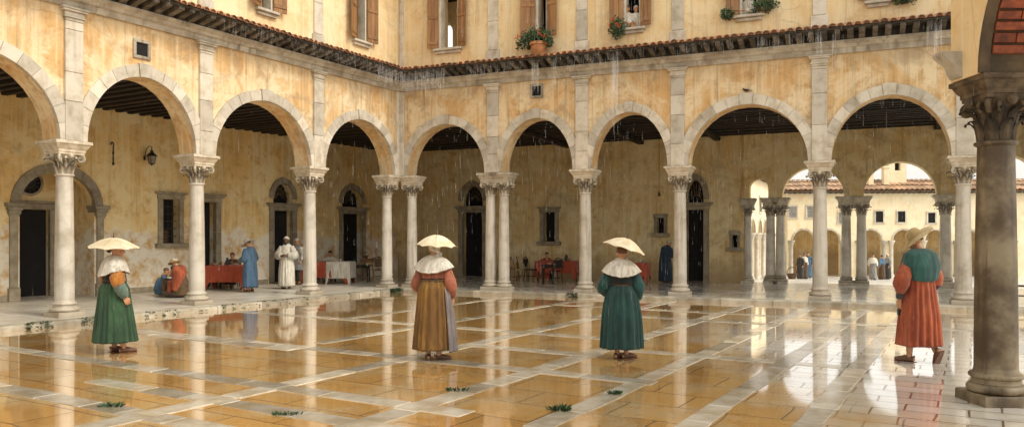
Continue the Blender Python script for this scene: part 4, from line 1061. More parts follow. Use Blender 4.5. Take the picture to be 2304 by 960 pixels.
# ------------------------------------------------------------------ parasol
def parasol(label, loc, Rd, rise, tilt=(0, 0), yaw=0., droop=0.):
    root = tag(empty('parasol', loc, 0), label, 'parasol'); root.rotation_euler = (R(tilt[0]), R(tilt[1]), R(yaw))
    NR = 8; n = NR * 6; mb = MB(); rings = []
    f = lambda q: rise * (1 - q ** 1.9)
    for j in range(11):
        q = j / 10; ring = []
        for i in range(n):
            t = 2 * math.pi * i / n; u = (i % 6) / 6; sag = math.sin(math.pi * u)
            rr = Rd * q * (1 - .055 * sag * q); z = f(q) - .018 * sag * q * (1 - q) * 3 + .018 * sag * q ** 4
            ring.append((max(rr, .002) * math.cos(t), max(rr, .002) * math.sin(t), z))
        rings.append(ring)
    rings += [[(p[0] * .985, p[1] * .985, p[2] - .006) for p in r] for r in rings[::-1]]
    for j in range(len(rings) - 1):
        for i in range(n):
            k = (i + 1) % n; pass
    vs = [p for r in rings for p in r]
    for s in range(NR):                                        # one tint per gore
        o = len(mb.v) if s else 0
        if s == 0: mb.v = [tuple(p) for p in vs]
        tn = random.random()
        for j in range(len(rings) - 1):
            for i in range(s * 6, s * 6 + 6):
                k = (i + 1) % n; mb.f.append((j * n + i, (j + 1) * n + i, (j + 1) * n + k, j * n + k)); mb.t.append(tn)
    cn = mb.build('canopy', M['paper'], root, 25)
    for s in range(NR):
        t = 2 * math.pi * s / NR; rb = MB(); rb.tube([(Rd * q * math.cos(t), Rd * q * math.sin(t), f(q) - .010) for q in (.03, .25, .5, .75, .9, 1.01)], .005, 6); rb.build('rib', M['wood'], root)
    mb = MB(); mb.lathe([(.012, rise - .01), (.018, rise + .008), (.008, rise + .016), (.005, rise + .05), (.007, rise + .056), (.003, rise + .075)], 10); mb.build('ferrule', M['wood'], root, 40)
    mb = MB(); mb.tube([(0, 0, rise - .01), (0, 0, -.02 + rise * .35)], .008, 8); mb.build('pole', M['wood'], root)
    return root

# ------------------------------------------------------------------ the four large figures
FV = .0072
# woman in green, mustard sleeves
p = ground(258, 792)
J = person('woman in dark green dress with mustard sleeves and white cape collar, at the left', p, -48, 1.69, arms={'L': {'e': (-.27, -.03, 1.06), 'w': (-.17, .17, .92), 'd': (.6, .6, -.4)}, 'R': {'e': (.27, -.03, 1.07), 'w': (.255, .075, .84)}}, legs={'L': {'a': (-.10, .02, .085), 'f': (-.1, 1, 0)}, 'R': {'a': (.10, .10, .085), 'f': (.15, 1, 0)}}, head=(-4, -22, 0), vox=FV)
gown(J, 'bodice', [(0, 1.42, .10, .085, 0, -.01), (.2, 1.37, .165, .115, 0, -.01), (.5, 1.25, .18, .135, 0, 0), (1, 1.08, .185, .16, 0, 0)], 'black_green', 72, 14, .01, .03, 3, 10, hemwob=0)
gown(J, 'skirt', [(0, 1.06, .170, .150, 0, 0), (.15, .96, .215, .20, 0, -.005), (.5, .64, .255, .235, 0, 0), (1, .165, .325, .29, 0, .01)], 'green', 220, 19, .05, .10, 8, 22)
for s in ('L', 'R'):
    sleeve(J, s, 'sage', (.075, .085, .085, .05), 1., .45, 'undersleeve', .14, 5); sleeve(J, s, 'mustard', (.058, .088, .105, .085), .60, 0, 'sleeve', .16, 3)
cape(J, w=.305, d=.215, drop=.23, seed=5, low=.03); hair(J, 'hair', True); shoes(J)
sash(J, 1.055, .178, .155, 0, 'black_green', .014)
C = J['root'].matrix_basis @ J['C']; parasol('cream parasol worn over the woman in green, upright, leftmost of the three', (p.x - .02, p.y, 1.615), .375, .155, (4, 2), 12)
# woman in ochre skirt
p = ground(977, 808)
J = person('woman in ochre skirt and rose sleeves with white headscarf, centre of the court', p, -14, 1.71, arms={'L': {'e': (-.25, -.03, 1.05), 'w': (-.20, .15, .92), 'd': (.6, .7, -.3)}, 'R': {'e': (.25, -.02, 1.06), 'w': (.25, .08, .86), 'd': (-.05, .25, -1)}}, legs={'L': {'f': (-.5, 1, 0)}, 'R': {'f': (1.0, .55, 0), 'a': (.075, -.02, .085)}}, head=(-6, 18, 0), vox=FV)
gown(J, 'bodice', [(0, 1.43, .10, .085, 0, -.01), (.2, 1.37, .17, .12, 0, -.01), (.5, 1.25, .19, .15, 0, 0), (1, 1.14, .185, .16, 0, 0)], 'rose', 110, 24, .01, .045, 13, 10, hemwob=0)
gown(J, 'skirt', [(0, 1.12, .175, .152, 0, 0), (.12, 1.03, .215, .20, 0, -.01), (.5, .64, .255, .24, 0, 0), (1, .155, .30, .28, 0, 0)], 'ochre', 220, 20, .07, .095, 21, 22)
gown(J, 'side_panel', [(0, 1.01, .205, .185, 0, -.005), (.12, .94, .228, .212, 0, -.01), (.5, .60, .262, .245, 0, 0), (1, .125, .315, .295, 0, 0)], 'lavender', 150, 24, .03, .06, 31, 22, arc=(.17, .335), out=.012)
for s in ('L', 'R'): sleeve(J, s, 'rose', (.055, .078, .086, .070, .046), .96, 0, 'sleeve', .15, 7)
hood(J); cape(J, w=.29, d=.205, drop=.17, seed=9, low=.02); shoes(J); sash(J, 1.115, .184, .160, 0, 'brown', .013)
parasol('cream parasol worn level over the woman in ochre, middle of the three', (p.x + .03, p.y, 1.65), .298, .165, (3, 3), 8)
# woman in teal
p = ground(1398, 805)
J = person('woman in teal dress with white cape collar under a tilted parasol', p, -6, 1.64, arms={'L': {'e': (-.27, -.03, 1.05), 'w': (-.23, .16, .92), 'd': (.5, .7, -.4)}, 'R': {'e': (.25, -.04, 1.06), 'w': (.25, .03, .84), 'd': (-.08, .15, -1)}}, legs={'L': {'f': (.6, 1, 0), 'a': (-.06, 0, .085)}, 'R': {'f': (1., .6, 0), 'a': (.07, 0, .085)}}, head=(-8, 6, 6), vox=FV)
gown(J, 'bodice', [(0, 1.43, .10, .085, 0, -.01), (.2, 1.37, .17, .12, 0, -.01), (.5, 1.25, .19, .15, 0, 0), (1, 1.10, .190, .165, 0, 0)], 'black_green', 72, 16, .01, .03, 3, 10, hemwob=0)
gown(J, 'skirt', [(0, 1.08, .182, .158, 0, 0), (.16, .98, .230, .21, 0, -.005), (.5, .66, .285, .26, 0, 0), (1, .16, .315, .29, 0, 0)], 'teal', 220, 19, .05, .10, 44, 22)
for s in ('L', 'R'): sleeve(J, s, 'teal', (.057, .082, .092, .078, .05), .94, 0, 'sleeve', .16, 11)
cape(J, w=.29, d=.205, drop=.18, seed=15, low=.02); hair(J, 'leather'); shoes(J)
mb = MB(); b = J['up']((0, 0, 1.435)); mb.tube([b + Vector((.075 * math.sin(2 * math.pi * i / 24), .072 * math.cos(2 * math.pi * i / 24), .02 + .01 * math.sin(i * .5))) for i in range(25)], .02, 10); mb.build('neckband', M['linen'], J['root'], 180)
parasol('cream parasol tilted down to the right over the woman in teal', (p.x + .035, p.y, 1.60), .335, .17, (3, 17), 10)
# walker in red with straw hat
p = ground(2068, 813)
J = person('person in red gown and green shawl with straw hat, walking away at the right', p, 16, 1.84, arms={'L': {'e': (-.30, -.03, 1.04), 'w': (-.255, .06, .80), 'd': (.02, .1, -1)}, 'R': {'e': (.27, .02, 1.05), 'w': (.24, .22, .90), 'd': (0, .8, -.6)}}, legs={'L': {'k': (-.10, .04, .49), 'a': (-.115, .04, .085), 'f': (-.55, 1, 0)}, 'R': {'k': (.095, .02, .50), 'a': (.10, -.17, .15), 'f': (.15, 1, 0), 'p': 1.05}}, head=(-24, 20, 0), vox=FV)
gown(J, 'gown', [(0, 1.43, .09, .08, 0, -.01), (.12, 1.36, .17, .12, 0, -.01), (.28, 1.10, .175, .155, 0, 0), (.4, .96, .195, .18, 0, 0), (.7, .60, .24, .225, 0, 0), (1, .215, .272, .25, 0, 0)], 'orange', 220, 19, .03, .11, 54, 26)
for s in ('L', 'R'): sleeve(J, s, 'orange', (.05, .074, .095, .094, .055), .82, 0, 'sleeve', .14, 17)
sleeve(J, 'L', 'dark_grey', (.05, .045), .97, .78, 'cuff'); sleeve(J, 'R', 'navy', (.10, .11, .05), .98, .55, 'cuff', .2)
up = J['up']; mb = MB(); rings = []; wv = pleat(13, 77)                      # short pleated shawl, gathered at the waist
for j in range(18):
    t = j / 17; _, z, rx, ry, cy = interp([(0, 1.455, .066, .062, -.01), (.16, 1.435, .15, .10, -.02), (.34, 1.385, .225, .15, -.02), (.6, 1.22, .272, .19, -.02), (.85, 1.06, .215, .185, -.02), (1, 1.03, .182, .162, -.01)], t)
    rings.append([up((rx * (1 + .05 * t * wv(2 * math.pi * i / 84)) * math.sin(2 * math.pi * i / 84), cy + ry * (1 + .05 * t * wv(2 * math.pi * i / 84)) * math.cos(2 * math.pi * i / 84), z + .03 * max(0, t - .3) * abs(math.sin(2 * math.pi * i / 84)) ** 3)) for i in range(84)])
mb.loft(rings, True); mb.build('shawl', M['teal_shawl'], J['root'], 180)
hair(J, 'hair'); shoes(J, 'leather')
brim_hat(J, 'hat_felt', .215, .095, (-14, -27), .15, (0, -.02, .085))
mb = MB(); mb.bbox(-.035, .035, -.018, .018, -.10, 0, .012); mb.tube([(-.02, 0, 0), (-.015, 0, .06), (.015, 0, .06), (.02, 0, 0)], .007, 8)
pu = mb.build('purse', M['dark_grey'], None, 60); tag(pu, 'small dark purse hanging from the left hand of the walker in red', 'purse')
T = J['root']; bpy.context.view_layer.update(); pu.location = T.matrix_world @ (J['L'][2] + Vector((.035, .03, -.12)))

# ------------------------------------------------------------------ smaller figures in the loggias
def robe(J, mat, hem=.08, w=.27, wt=.19, top=1.43, seed=1, pl=16, n=84, a1=.07):
    return gown(J, 'robe', [(0, top, .085, .08, 0, -.01), (.12, 1.36, .175, .125, 0, -.01), (.35, 1.08, wt, wt * .85, 0, 0), (.65, .65, (w + wt) / 2 + .01, (w + wt) / 2 - .01, 0, 0), (1, hem, w, w * .92, 0, 0)], mat, n, pl, .015, a1, seed, 18)
def blobgarment(J, name, mat, parts, vox=.018, fold=.014, seed=0):
    mb = MB()
    for q in parts:
        if q[0] == 't': mb.tube(q[1], q[2], 14)
        else: mb.ell(q[1], q[2], 16, 12)
    return remesh(name, mb, vox, M[mat], J['root'], 6, fold, seed)
ZW = ZF
sit = {'L': {'k': (-.13, .40, .47), 'a': (-.12, .36, .085)}, 'R': {'k': (.13, .40, .47), 'a': (.12, .36, .085)}}
low = {'L': {'k': (-.13, .36, .40), 'a': (-.12, .32, .085)}, 'R': {'k': (.13, .36, .40), 'a': (.12, .32, .085)}}
# seated pair by the wall
p = ground(362, 664, ZW)
J = person('small figure in blue seated on the paving beside the person in red cloak', p, -62, 1.42, hip=(0, 0, .20), legs={'L': {'k': (-.12, .34, .42), 'a': (-.10, .40, .085)}, 'R': {'k': (.12, .34, .42), 'a': (.10, .40, .085)}}, lean=-12, head=(-10, -10, 0), arms={'L': {'e': (-.24, .12, .40), 'w': (-.10, .33, .45), 'd': (.5, 1, 0)}, 'R': {'e': (.24, .12, .40), 'w': (.10, .33, .45), 'd': (-.5, 1, 0)}}, skin='skin')
blobgarment(J, 'robe', 'blue', [('t', [(0, -.02, .14), (0, .0, .35), (0, .08, .55)], [.22, .20, .17]), ('t', [(-.15, .1, .61), (.15, .1, .61)], [.09, .09]), ('t', [(-.1, 0, .18), (-.13, .34, .40), (-.11, .38, .14)], [.13, .10, .12]), ('t', [(.1, 0, .18), (.13, .34, .40), (.11, .38, .14)], [.13, .10, .12]), ('t', [(-.18, .08, .62), (-.24, .12, .42), (-.13, .30, .45)], [.08, .08, .06]), ('t', [(.18, .08, .62), (.24, .12, .42), (.13, .30, .45)], [.08, .08, .06]), ('e', (0, .12, .09), (.27, .34, .08))], seed=2)
hair(J, 'leather', cap=.96)
p = ground(405, 668, ZW)
J = person('seated person in brown and red cloak with pale cap, in front of the wall', p, 62, 1.66, hip=(0, 0, .36), legs=low, lean=-16, head=(-14, 12, 0), arms={'L': {'e': (-.25, .16, .62), 'w': (-.14, .38, .60), 'd': (.3, 1, -.2)}, 'R': {'e': (.25, .16, .62), 'w': (.12, .38, .58), 'd': (-.3, 1, -.2)}})
blobgarment(J, 'robe', 'brown', [('t', [(0, -.05, .28), (0, .02, .55), (0, .10, .72)], [.24, .19, .17]), ('t', [(-.1, 0, .36), (-.14, .38, .42), (-.14, .36, .10)], [.14, .13, .15]), ('t', [(.1, 0, .36), (.14, .38, .42), (.14, .36, .10)], [.14, .13, .15]), ('e', (0, .15, .12), (.34, .42, .12)), ('t', [(0, -.05, .3), (0, -.05, .06)], [.25, .29])], seed=4)
blobgarment(J, 'tunic', 'olive', [('t', [(0, .05, .62), (0, .14, .80)], [.185, .15]), ('t', [(-.16, .13, .80), (.16, .13, .80)], [.085, .085]), ('t', [(.18, .13, .79), (.25, .17, .63), (.14, .36, .59)], [.08, .075, .055])], seed=6)
blobgarment(J, 'red_cloak', 'orange', [('t', [(-.11, .03, .84), (-.16, -.08, .68), (-.19, -.12, .44), (-.20, -.06, .2)], [.09, .12, .12, .11]), ('t', [(.10, .02, .84), (.02, -.08, .70), (-.12, -.1, .5)], [.08, .12, .14]), ('t', [(-.2, -.04, .42), (-.22, .10, .42), (-.22, .12, .14)], [.10, .09, .10])], seed=8)
hair(J, 'robe_white', name='cap', cap=1.04); brim_hat(J, 'straw', .16, .05, (10, 0), 0, (0, .01, .06))
# at the first table
tp = ground(508, 648, ZW); tp.y += .5
J = person('seated person in brown behind the first red-clothed table', at(526, 25.55, ZW), 178, 1.6, hip=(0, 0, .46), legs=sit, lean=-8, head=(-6, 10, 0), arms={'L': {'e': (-.25, .10, .72), 'w': (-.12, .34, .80), 'd': (.4, 1, 0), 'n': (0, 0, -1)}, 'R': {'e': (.25, .10, .72), 'w': (.12, .34, .80), 'd': (-.4, 1, 0), 'n': (0, 0, -1)}})
blobgarment(J, 'robe', 'brown', [('t', [(0, -.02, .40), (0, .0, .62), (0, .05, .86)], [.21, .19, .17]), ('t', [(-.16, .05, .88), (.16, .05, .88)], [.085, .085]), ('t', [(-.1, 0, .46), (-.13, .38, .47), (-.12, .36, .12)], [.13, .11, .11]), ('t', [(.1, 0, .46), (.13, .38, .47), (.12, .36, .12)], [.13, .11, .11]), ('t', [(-.18, .05, .87), (-.25, .10, .73), (-.14, .30, .80)], [.085, .08, .06]), ('t', [(.18, .05, .87), (.25, .10, .73), (.14, .30, .80)], [.085, .08, .06])], seed=5); hair(J, 'leather', cap=1.02)
p = ground(563, 656, ZW)
J = person('standing person in long blue robe with white hat at the end of a red table', p, 72, 1.58, head=(-18, 8, 0), lean=-5, arms={'L': {'e': (-.25, .02, 1.05), 'w': (-.14, .27, 1.0), 'd': (.3, 1, -.1)}, 'R': {'e': (.26, .02, 1.05), 'w': (.17, .25, .98), 'd': (-.2, 1, -.1)}})
robe(J, 'blue', .14, .245, .20, seed=61)
for s in ('L', 'R'): sleeve(J, s, 'blue', (.085, .11, .12, .10, .08), .95, 0, 'sleeve', .15, 5)
shoes(J); hair(J, 'leather'); brim_hat(J, 'robe_white', .23, .12, (-8, 0), 0, (0, -.01, .055))
p = ground(645, 649, ZW)
J = person('bearded person in long white pleated robe facing the court, hands clasped', p, 176, 1.66, skin='skin_dark', arms={'L': {'e': (-.26, .03, 1.06), 'w': (-.075, .24, 1.06), 'd': (1, .25, 0), 's': (0, 0, 1), 'n': (0, -1, 0)}, 'R': {'e': (.26, .03, 1.06), 'w': (.075, .26, 1.05), 'd': (-1, .25, 0), 's': (0, 0, 1), 'n': (0, -1, 0)}}, head=(-4, 0, 0))
robe(J, 'robe_white', .07, .265, .20, seed=71, pl=20, a1=.08)
for s in ('L', 'R'): sleeve(J, s, 'robe_white', (.085, .11, .13, .12, .07), .93, 0, 'sleeve', .15, 5)
shoes(J); hair(J, 'robe_white', name='cap', cap=1.10)
mb = MB(); C, Rm = J['C'], J['Rm']; mb.ell(C + Rm @ Vector((0, .055, -.085)), (.05, .042, .055)); mb.build('beard', M['hair'], J['root'], 180)
p = ground(669, 640, ZW)
J = person('person in short pale tunic standing behind the white-robed one', p, 150, 1.60, head=(-10, 30, 0), arms={'R': {'e': (.25, -.03, 1.06), 'w': (.2, .17, .98)}})
gown(J, 'tunic', [(0, 1.43, .085, .08, 0, -.01), (.2, 1.36, .175, .125, 0, -.01), (.5, 1.05, .185, .155, 0, 0), (1, .52, .24, .21, 0, 0)], 'grey', 72, 14, .015, .06, 81, 14)
for s in ('L', 'R'): sleeve(J, s, 'robe_white', (.08, .10, .095, .07, .05), .95, 0, 'sleeve', .15, 5)
for s in (-1, 1):
    mb = MB(); mb.tube([(s * .085, 0, .88), (s * .09, .02, .49), (s * .087, -.01, .13)], [.096, .064, .048], 12); mb.build('stocking', M['dark_grey'], J['root'], 180)
shoes(J); hair(J, 'robe_white', name='cap', cap=1.08)
# behind the second table
J = person('dark-haired person in white seated behind the red and white table', at(745, 28.75, ZW), 172, 1.6, hip=(0, 0, .46), legs=sit, lean=-6, head=(-10, 0, 0), arms={'L': {'e': (-.27, .12, .76), 'w': (-.16, .34, .80), 'd': (.4, 1, 0), 'n': (0, 0, -1)}, 'R': {'e': (.27, .12, .76), 'w': (.16, .34, .80), 'd': (-.4, 1, 0), 'n': (0, 0, -1)}})
SEAT = [('t', [(0, -.02, .40), (0, .0, .62), (0, .04, .86)], [.20, .18, .16]), ('t', [(-.16, .04, .88), (.16, .04, .88)], [.085, .085]), ('t', [(-.1, 0, .46), (-.13, .38, .47), (-.12, .36, .12)], [.13, .11, .11]), ('t', [(.1, 0, .46), (.13, .38, .47), (.12, .36, .12)], [.13, .11, .11]), ('t', [(-.18, .04, .87), (-.27, .12, .77), (-.18, .30, .80)], [.08, .075, .055]), ('t', [(.18, .04, .87), (.27, .12, .77), (.18, .30, .80)], [.08, .075, .055])]
blobgarment(J, 'robe', 'robe_white', SEAT, seed=9); hair(J)
ARM2 = {'L': {'e': (-.27, .12, .76), 'w': (-.16, .34, .80), 'd': (.4, 1, 0), 'n': (0, 0, -1)}, 'R': {'e': (.27, .12, .76), 'w': (.16, .34, .80), 'd': (-.4, 1, 0), 'n': (0, 0, -1)}}
p = at(1231, 29.3, ZW); J = person('small dark-haired person in red seated at the right-hand red table', p, 160, 1.5, hip=(0, 0, .46), legs=sit, lean=-4, head=(-8, 0, 0), arms=ARM2); blobgarment(J, 'robe', 'red_cloth', SEAT, seed=12); hair(J)
p = at(1497, 28.2, ZW)
J = person('stooping person in dark blue robe standing alone by the far column', p, -70, 1.56, lean=-12, head=(-14, 0, 0), arms={'R': {'e': (.22, .16, 1.05), 'w': (.08, .30, 1.24), 'd': (-.2, .3, 1)}, 'L': {'e': (-.24, .14, 1.02), 'w': (-.1, .32, 1.05), 'd': (.5, .8, 0)}})
robe(J, 'dark_blue', .05, .27, .22, seed=91, top=1.40)
blobgarment(J, 'mantle', 'dark_blue', [('t', [(-.15, .08, 1.33), (0, .05, 1.37), (.15, .08, 1.33)], [.10, .09, .10]), ('t', [(0, .02, 1.28), (0, -.02, 1.0)], [.185, .20])], seed=3)
for s in ('L', 'R'): sleeve(J, s, 'dark_blue', (.085, .11, .11, .10, .08), .92, 0, 'sleeve', .15, 5)
shoes(J); hair(J, 'hair_grey')
# far court
def far_person(px, Y, face, H, mat, label, hairm='hair', top=None, hem=.06, hat=None, w=.23):
    z = gz((px - CX) / F * Y, Y) + .004; J = person(label, at(px, Y, z), face, H, vox=.016, group=None)
    robe(J, mat, hem, w, .185, seed=px, n=48, pl=12)
    if top: gown(J, 'shawl', [(0, 1.44, .09, .085, 0, -.01), (.3, 1.37, .19, .14, 0, -.01), (1, 1.05, .22, .18, 0, 0)], top, 48, 10, .01, .03, px, 8)
    for s in ('L', 'R'): sleeve(J, s, top or mat, (.08, .09, .08, .06), .95, 0, 'sleeve', .1, 5, 10)
    shoes(J); hair(J, hairm)
    if hat: brim_hat(J, hat, .2, .1)
far_person(1801, 45, 120, 1.45, 'dark_grey', 'dark clothed figure in the far court, standing beside the one in white')
far_person(1810, 45.6, 200, 1.5, 'brown', 'figure in white shawl and brown skirt between two others in the far court', top='robe_white')
far_person(1819, 48, 150, 1.6, 'blue', 'figure in bright blue nearest the third arch column of the far court')
far_person(1964, 45, 170, 1.5, 'grey', 'figure in pale grey standing alone left of the pair in the far court', top='robe_white')
far_person(1984, 48, 30, 1.5, 'brown', 'figure with blue shawl in the far court, facing a woman in grey', top='blue')
far_person(1997, 49, 100, 1.6, 'dark_grey', 'woman in grey skirt and white headcloth in the far court', hairm='robe_white', top='grey')
# people at the upper windows
def window_person(px, zoff, face, top, hairm, label, dy=.24, head=(-6, 0, 0)):
    x = WR.x(px, dy); q = WR.pt(x, dy, 7.82 - .92 + zoff)
    J = person(label, q, WR.rz * 180 / math.pi + face, 1.6, head=head, vox=.014, arms={'L': {'e': (-.24, .08, 1.08), 'w': (-.12, .30, 1.06), 'd': (.5, 1, 0), 'n': (0, 0, -1)}, 'R': {'e': (.24, .08, 1.08), 'w': (.12, .30, 1.06), 'd': (-.5, 1, 0), 'n': (0, 0, -1)}})
    gown(J, 'blouse', [(0, 1.43, .085, .08, 0, -.01), (.2, 1.36, .175, .125, 0, -.01), (.6, 1.1, .18, .15, 0, 0), (1, .70, .22, .19, 0, 0)], top, 60, 12, .015, .04, px, 12)
    for s in ('L', 'R'): sleeve(J, s, top, (.08, .095, .09, .07, .045), .93, 0, 'sleeve', .15, 5)
    hair(J, hairm)
window_person(1413, .06, 165, 'robe_white', 'leather', 'left one of two people in white leaning out of an upper window')
window_person(1431, .03, 200, 'robe_white', 'hair_grey', 'grey-haired right one of two people in white at an upper window')
window_person(1681, .02, 150, 'linen', 'hair_grey', 'person in pale blouse leaning on an upper sill between two plants')
# ------------------------------------------------------------------ furniture and small things
def table(label, loc, rz, w, d, h=.76, mat='wood', legs='turned'):
    t = tag(empty('table', loc, rz), label, 'table'); mb = MB(); mb.bbox(-w / 2, w / 2, -d / 2, d / 2, h - .035, h, .008); mb.build('tabletop', M[mat], t)
    mb = MB(); mb.box(-w / 2 + .08, w / 2 - .08, -d / 2 + .07, d / 2 - .07, h - .12, h - .036); mb.build('apron', M[mat], t)
    for x in (-w / 2 + .09, w / 2 - .09):
        for y in (-d / 2 + .08, d / 2 - .08):
            mb = MB(); mb.lathe([(.024, 0), (.03, .04), (.022, .1), (.032, h * .5), (.024, h * .62), (.036, h - .13)], 10, (x, y, 0)); mb.build('leg', M[mat], t, 40)
    return t
def tablecloth(label, loc, rz, w, d, h, drop, mat, seed=0, x0=None, corner=.0, z=.006):
    n = 20; mb = MB(); rings = []; out = []
    P = []
    for i in range(n * 4):
        s, u = divmod(i, n); u /= n
        P.append([(-.5 + u, -.5), (.5, -.5 + u), (.5 - u, .5), (-.5, .5 - u)][s])
    H0 = h + z
    for j, (e, dz) in enumerate(((-.35, 0), (0, 0), (.012, -.012), (.02, -.05), (.03, -.5), (.045, -1.0))):
        ring = []
        for i, (x, y) in enumerate(P):
            f = 1. if dz in (-.5, -1.0) else 0
            wv = noise.noise(Vector((x * w * 5 + seed, y * d * 5, 0))) * .03 * f * (1 if dz == -.5 else 1.7)
            cr = max(0, (abs(x) * 2 - .8) / .2) * max(0, (abs(y) * 2 - .8) / .2)
            ln = Vector((x * w, y * d)); nn = Vector((x if abs(x) >= abs(y) - .001 else 0, y if abs(y) >= abs(x) - .001 else 0)).normalized()
            q = Vector((x * w, y * d)) + nn * (e + wv) if e >= 0 else Vector((x * w * .5, y * d * .5))
            dd = dz * drop * (1 + corner * cr) if dz <= -.5 else dz
            ring.append((q.x, q.y, H0 + dd))
        rings.append(ring)
    mb.loft(rings, True); mb.f.append(tuple(range(n * 4))); mb.t.append(.5)
    o = mb.build('tablecloth', M[mat], None, 50); o.location = loc; o.rotation_euler.z = rz
    return tag(o, label, 'tablecloth')
def dish(kind, loc, label, group, rz=0, s=1.):
    mb = MB()
    if kind == 'bowl': mb.lathe([(.03, 0), (.035, .008), (.065, .03), (.085, .06), (.080, .06), (.06, .034), (.03, .014)], 18); m = 'ceramic'; c = 'bowl'
    elif kind == 'jug': mb.lathe([(.04, 0), (.065, .05), (.07, .10), (.045, .16), (.03, .20), (.042, .235), (.036, .235), (.026, .2)], 18); mb.tube([(.04, 0, .19), (.09, 0, .20), (.10, 0, .14), (.068, 0, .09)], .01, 8); m = 'dark_grey'; c = 'jug'
    elif kind == 'loaf': mb.ell((0, 0, .045), (.09, .065, .05)); mb.ell((.03, 0, .055), (.06, .058, .045)); m = 'bread'; c = 'bread loaf'
    elif kind == 'cup': mb.lathe([(.028, 0), (.02, .01), (.03, .03), (.038, .085), (.033, .085), (.025, .03)], 14); m = 'ceramic'; c = 'cup'
    elif kind == 'basket': 
        mb.lathe([(.07, 0), (.11, .10), (.118, .12), (.105, .12), (.07, .02)], 18); mb.tube([(.11 * math.cos(math.pi * i / 12), 0, .11 + .15 * math.sin(math.pi * i / 12)) for i in range(13)], .009, 8); m = 'wood'; c = 'basket'
    mb.v = [(x * s, y * s, z * s) for x, y, z in mb.v]
    o = mb.build({'loaf': 'bread_loaf'}.get(kind, kind), M[m], None, 40); o.location = loc; o.rotation_euler.z = rz
    return tag(o, label, c, group)
def chair(label, loc, rz, seatm='straw', fr='wood', group=None):
    t = tag(empty('chair', loc, rz), label, 'chair', group); mb = MB()
    mb.lathe([(.2, .43), (.215, .44), (.215, .455), (.2, .462)], 20); mb.build('seat', M[seatm], t, 40)
    for x in (-.16, .16):
        mb = MB(); mb.tube([(x * .9, .15, .435), (x * 1.1, .18, 0)], [.017, .014], 8); mb.build('leg', M[fr], t, 40)
        mb = MB(); mb.tube([(x, -.17, .435), (x * 1.1, -.22, 0)], [.017, .014], 8); mb.build('leg', M[fr], t, 40)
    mb = MB(); pts = [(-.18, -.17, .44), (-.19, -.20, .65)] + [(-.19 * math.cos(math.pi * i / 10), -.23 - .02 * math.sin(math.pi * i / 10), .72 + .20 * math.sin(math.pi * i / 10)) for i in range(11)] + [(.19, -.20, .65), (.18, -.17, .44)]
    mb.tube(pts, .015, 8)
    for x in (-.08, 0, .08): mb.tube([(x, -.18, .45), (x, -.245, .90)], .009, 6)
    mb.build('backrest', M[fr], t, 40)
    mb = MB(); mb.bbox(-.15, .15, -.235, -.225, .55, .84, .003); mb.build('back_panel', M[seatm], t)
    mb = MB(); mb.tube([(.15 * math.cos(2 * math.pi * i / 20), .17 * math.sin(2 * math.pi * i / 20) - .01, .2) for i in range(21)], .009, 6); mb.build('stretcher', M[fr], t)
    return t
def stool(label, loc, rz=0, group=None):
    t = tag(empty('stool', loc, rz), label, 'stool', group); mb = MB(); mb.bbox(-.19, .19, -.15, .15, .42, .455, .01); mb.build('seat', M['wood'], t)
    for x in (-.15, .15):
        for y in (-.11, .11): mb = MB(); mb.tube([(x * .8, y * .8, .43), (x * 1.1, y * 1.1, 0)], [.02, .015], 8); mb.build('leg', M['wood_dark'], t, 40)
    return t
def set_table(px0, px1, py, zw, d, rz, label, cl_label, drop=.42, mat='red_cloth', h=.76, corner=.55, Y=None):
    Yf = Y or (EYE - ZF) * F / (py - HY); x0, x1 = (px0 - CX) / F * Yf, (px1 - CX) / F * Yf
    c = Vector(((x0 + x1) / 2, Yf + d / 2, ZF)); w = (x1 - x0) / math.cos(rz) * .98
    table(label, c, rz, w, d, h); tablecloth(cl_label, c, rz, w + .02, d + .02, h, drop, mat, seed=px0, corner=corner)
    Rz = Matrix.Rotation(rz, 3, 'Z')
    return lambda u, v: c + Rz @ Vector((u * w / 2, v * d / 2, h + .007))
tb = set_table(463, 547, 652, 0, .75, R(2), 'wooden table under a red cloth beside the person in blue robe', 'red cloth over the table beside the person in blue robe', .52)
G1 = 'dishes on the first red table'
for u, v, k, l in ((-.85, -.2, 'loaf', 'round loaf at the left end of the first red table'), (-.62, -.5, 'bowl', 'pale bowl next to the left loaf on the first red table'), (-.38, -.1, 'loaf', 'second loaf on the first red table, before the dark jug'), (-.08, 0, 'jug', 'dark jug left of the seated person in brown'), (-.2, -.6, 'cup', 'pale cup at the front edge below the dark jug'), (.5, -.5, 'bowl', 'pale bowl in front of the seated person in brown')):
    dish(k, tb(u, v), l, None, random.uniform(0, 6), 1.0)
stool('low dark stool under the first red table', tb(.1, .2) * Vector((1, 1, 0)) if False else Vector((tb(-.2, .1).x, tb(-.2, .1).y, ZF)), .2)
stool('stool carrying the seated person in brown', at(526, 25.55, ZF), .1)
tb = set_table(674, 784, 638, 0, .8, R(-3), 'wooden table under red and white cloths in front of the second arched door', 'red cloth on the table with the white overcloth', .54)
e = tb(.62, 0); tablecloth('white cloth laid over the right end of a red tablecloth', (e.x, e.y, ZF), R(-3), .82, .84, .772, .58, 'robe_white', 5, corner=.5)
for u, v, k, l in ((-.9, -.2, 'loaf', 'loaf at the left end of the red and white table'), (-.45, .1, 'bowl', 'bowl at the left of the person in white at table'), (-.3, -.4, 'cup', 'cup near the left bowl on the red and white table'), (.35, -.2, 'bowl', 'bowl on the white cloth end of the table'), (.55, .3, 'cup', 'cup on the white cloth end of the table')):
    q = tb(u, v); q.z += .014; dish(k, q, l, None, random.uniform(0, 6))
stool('stool carrying the dark-haired person in white', at(745, 28.75, ZF), .1)
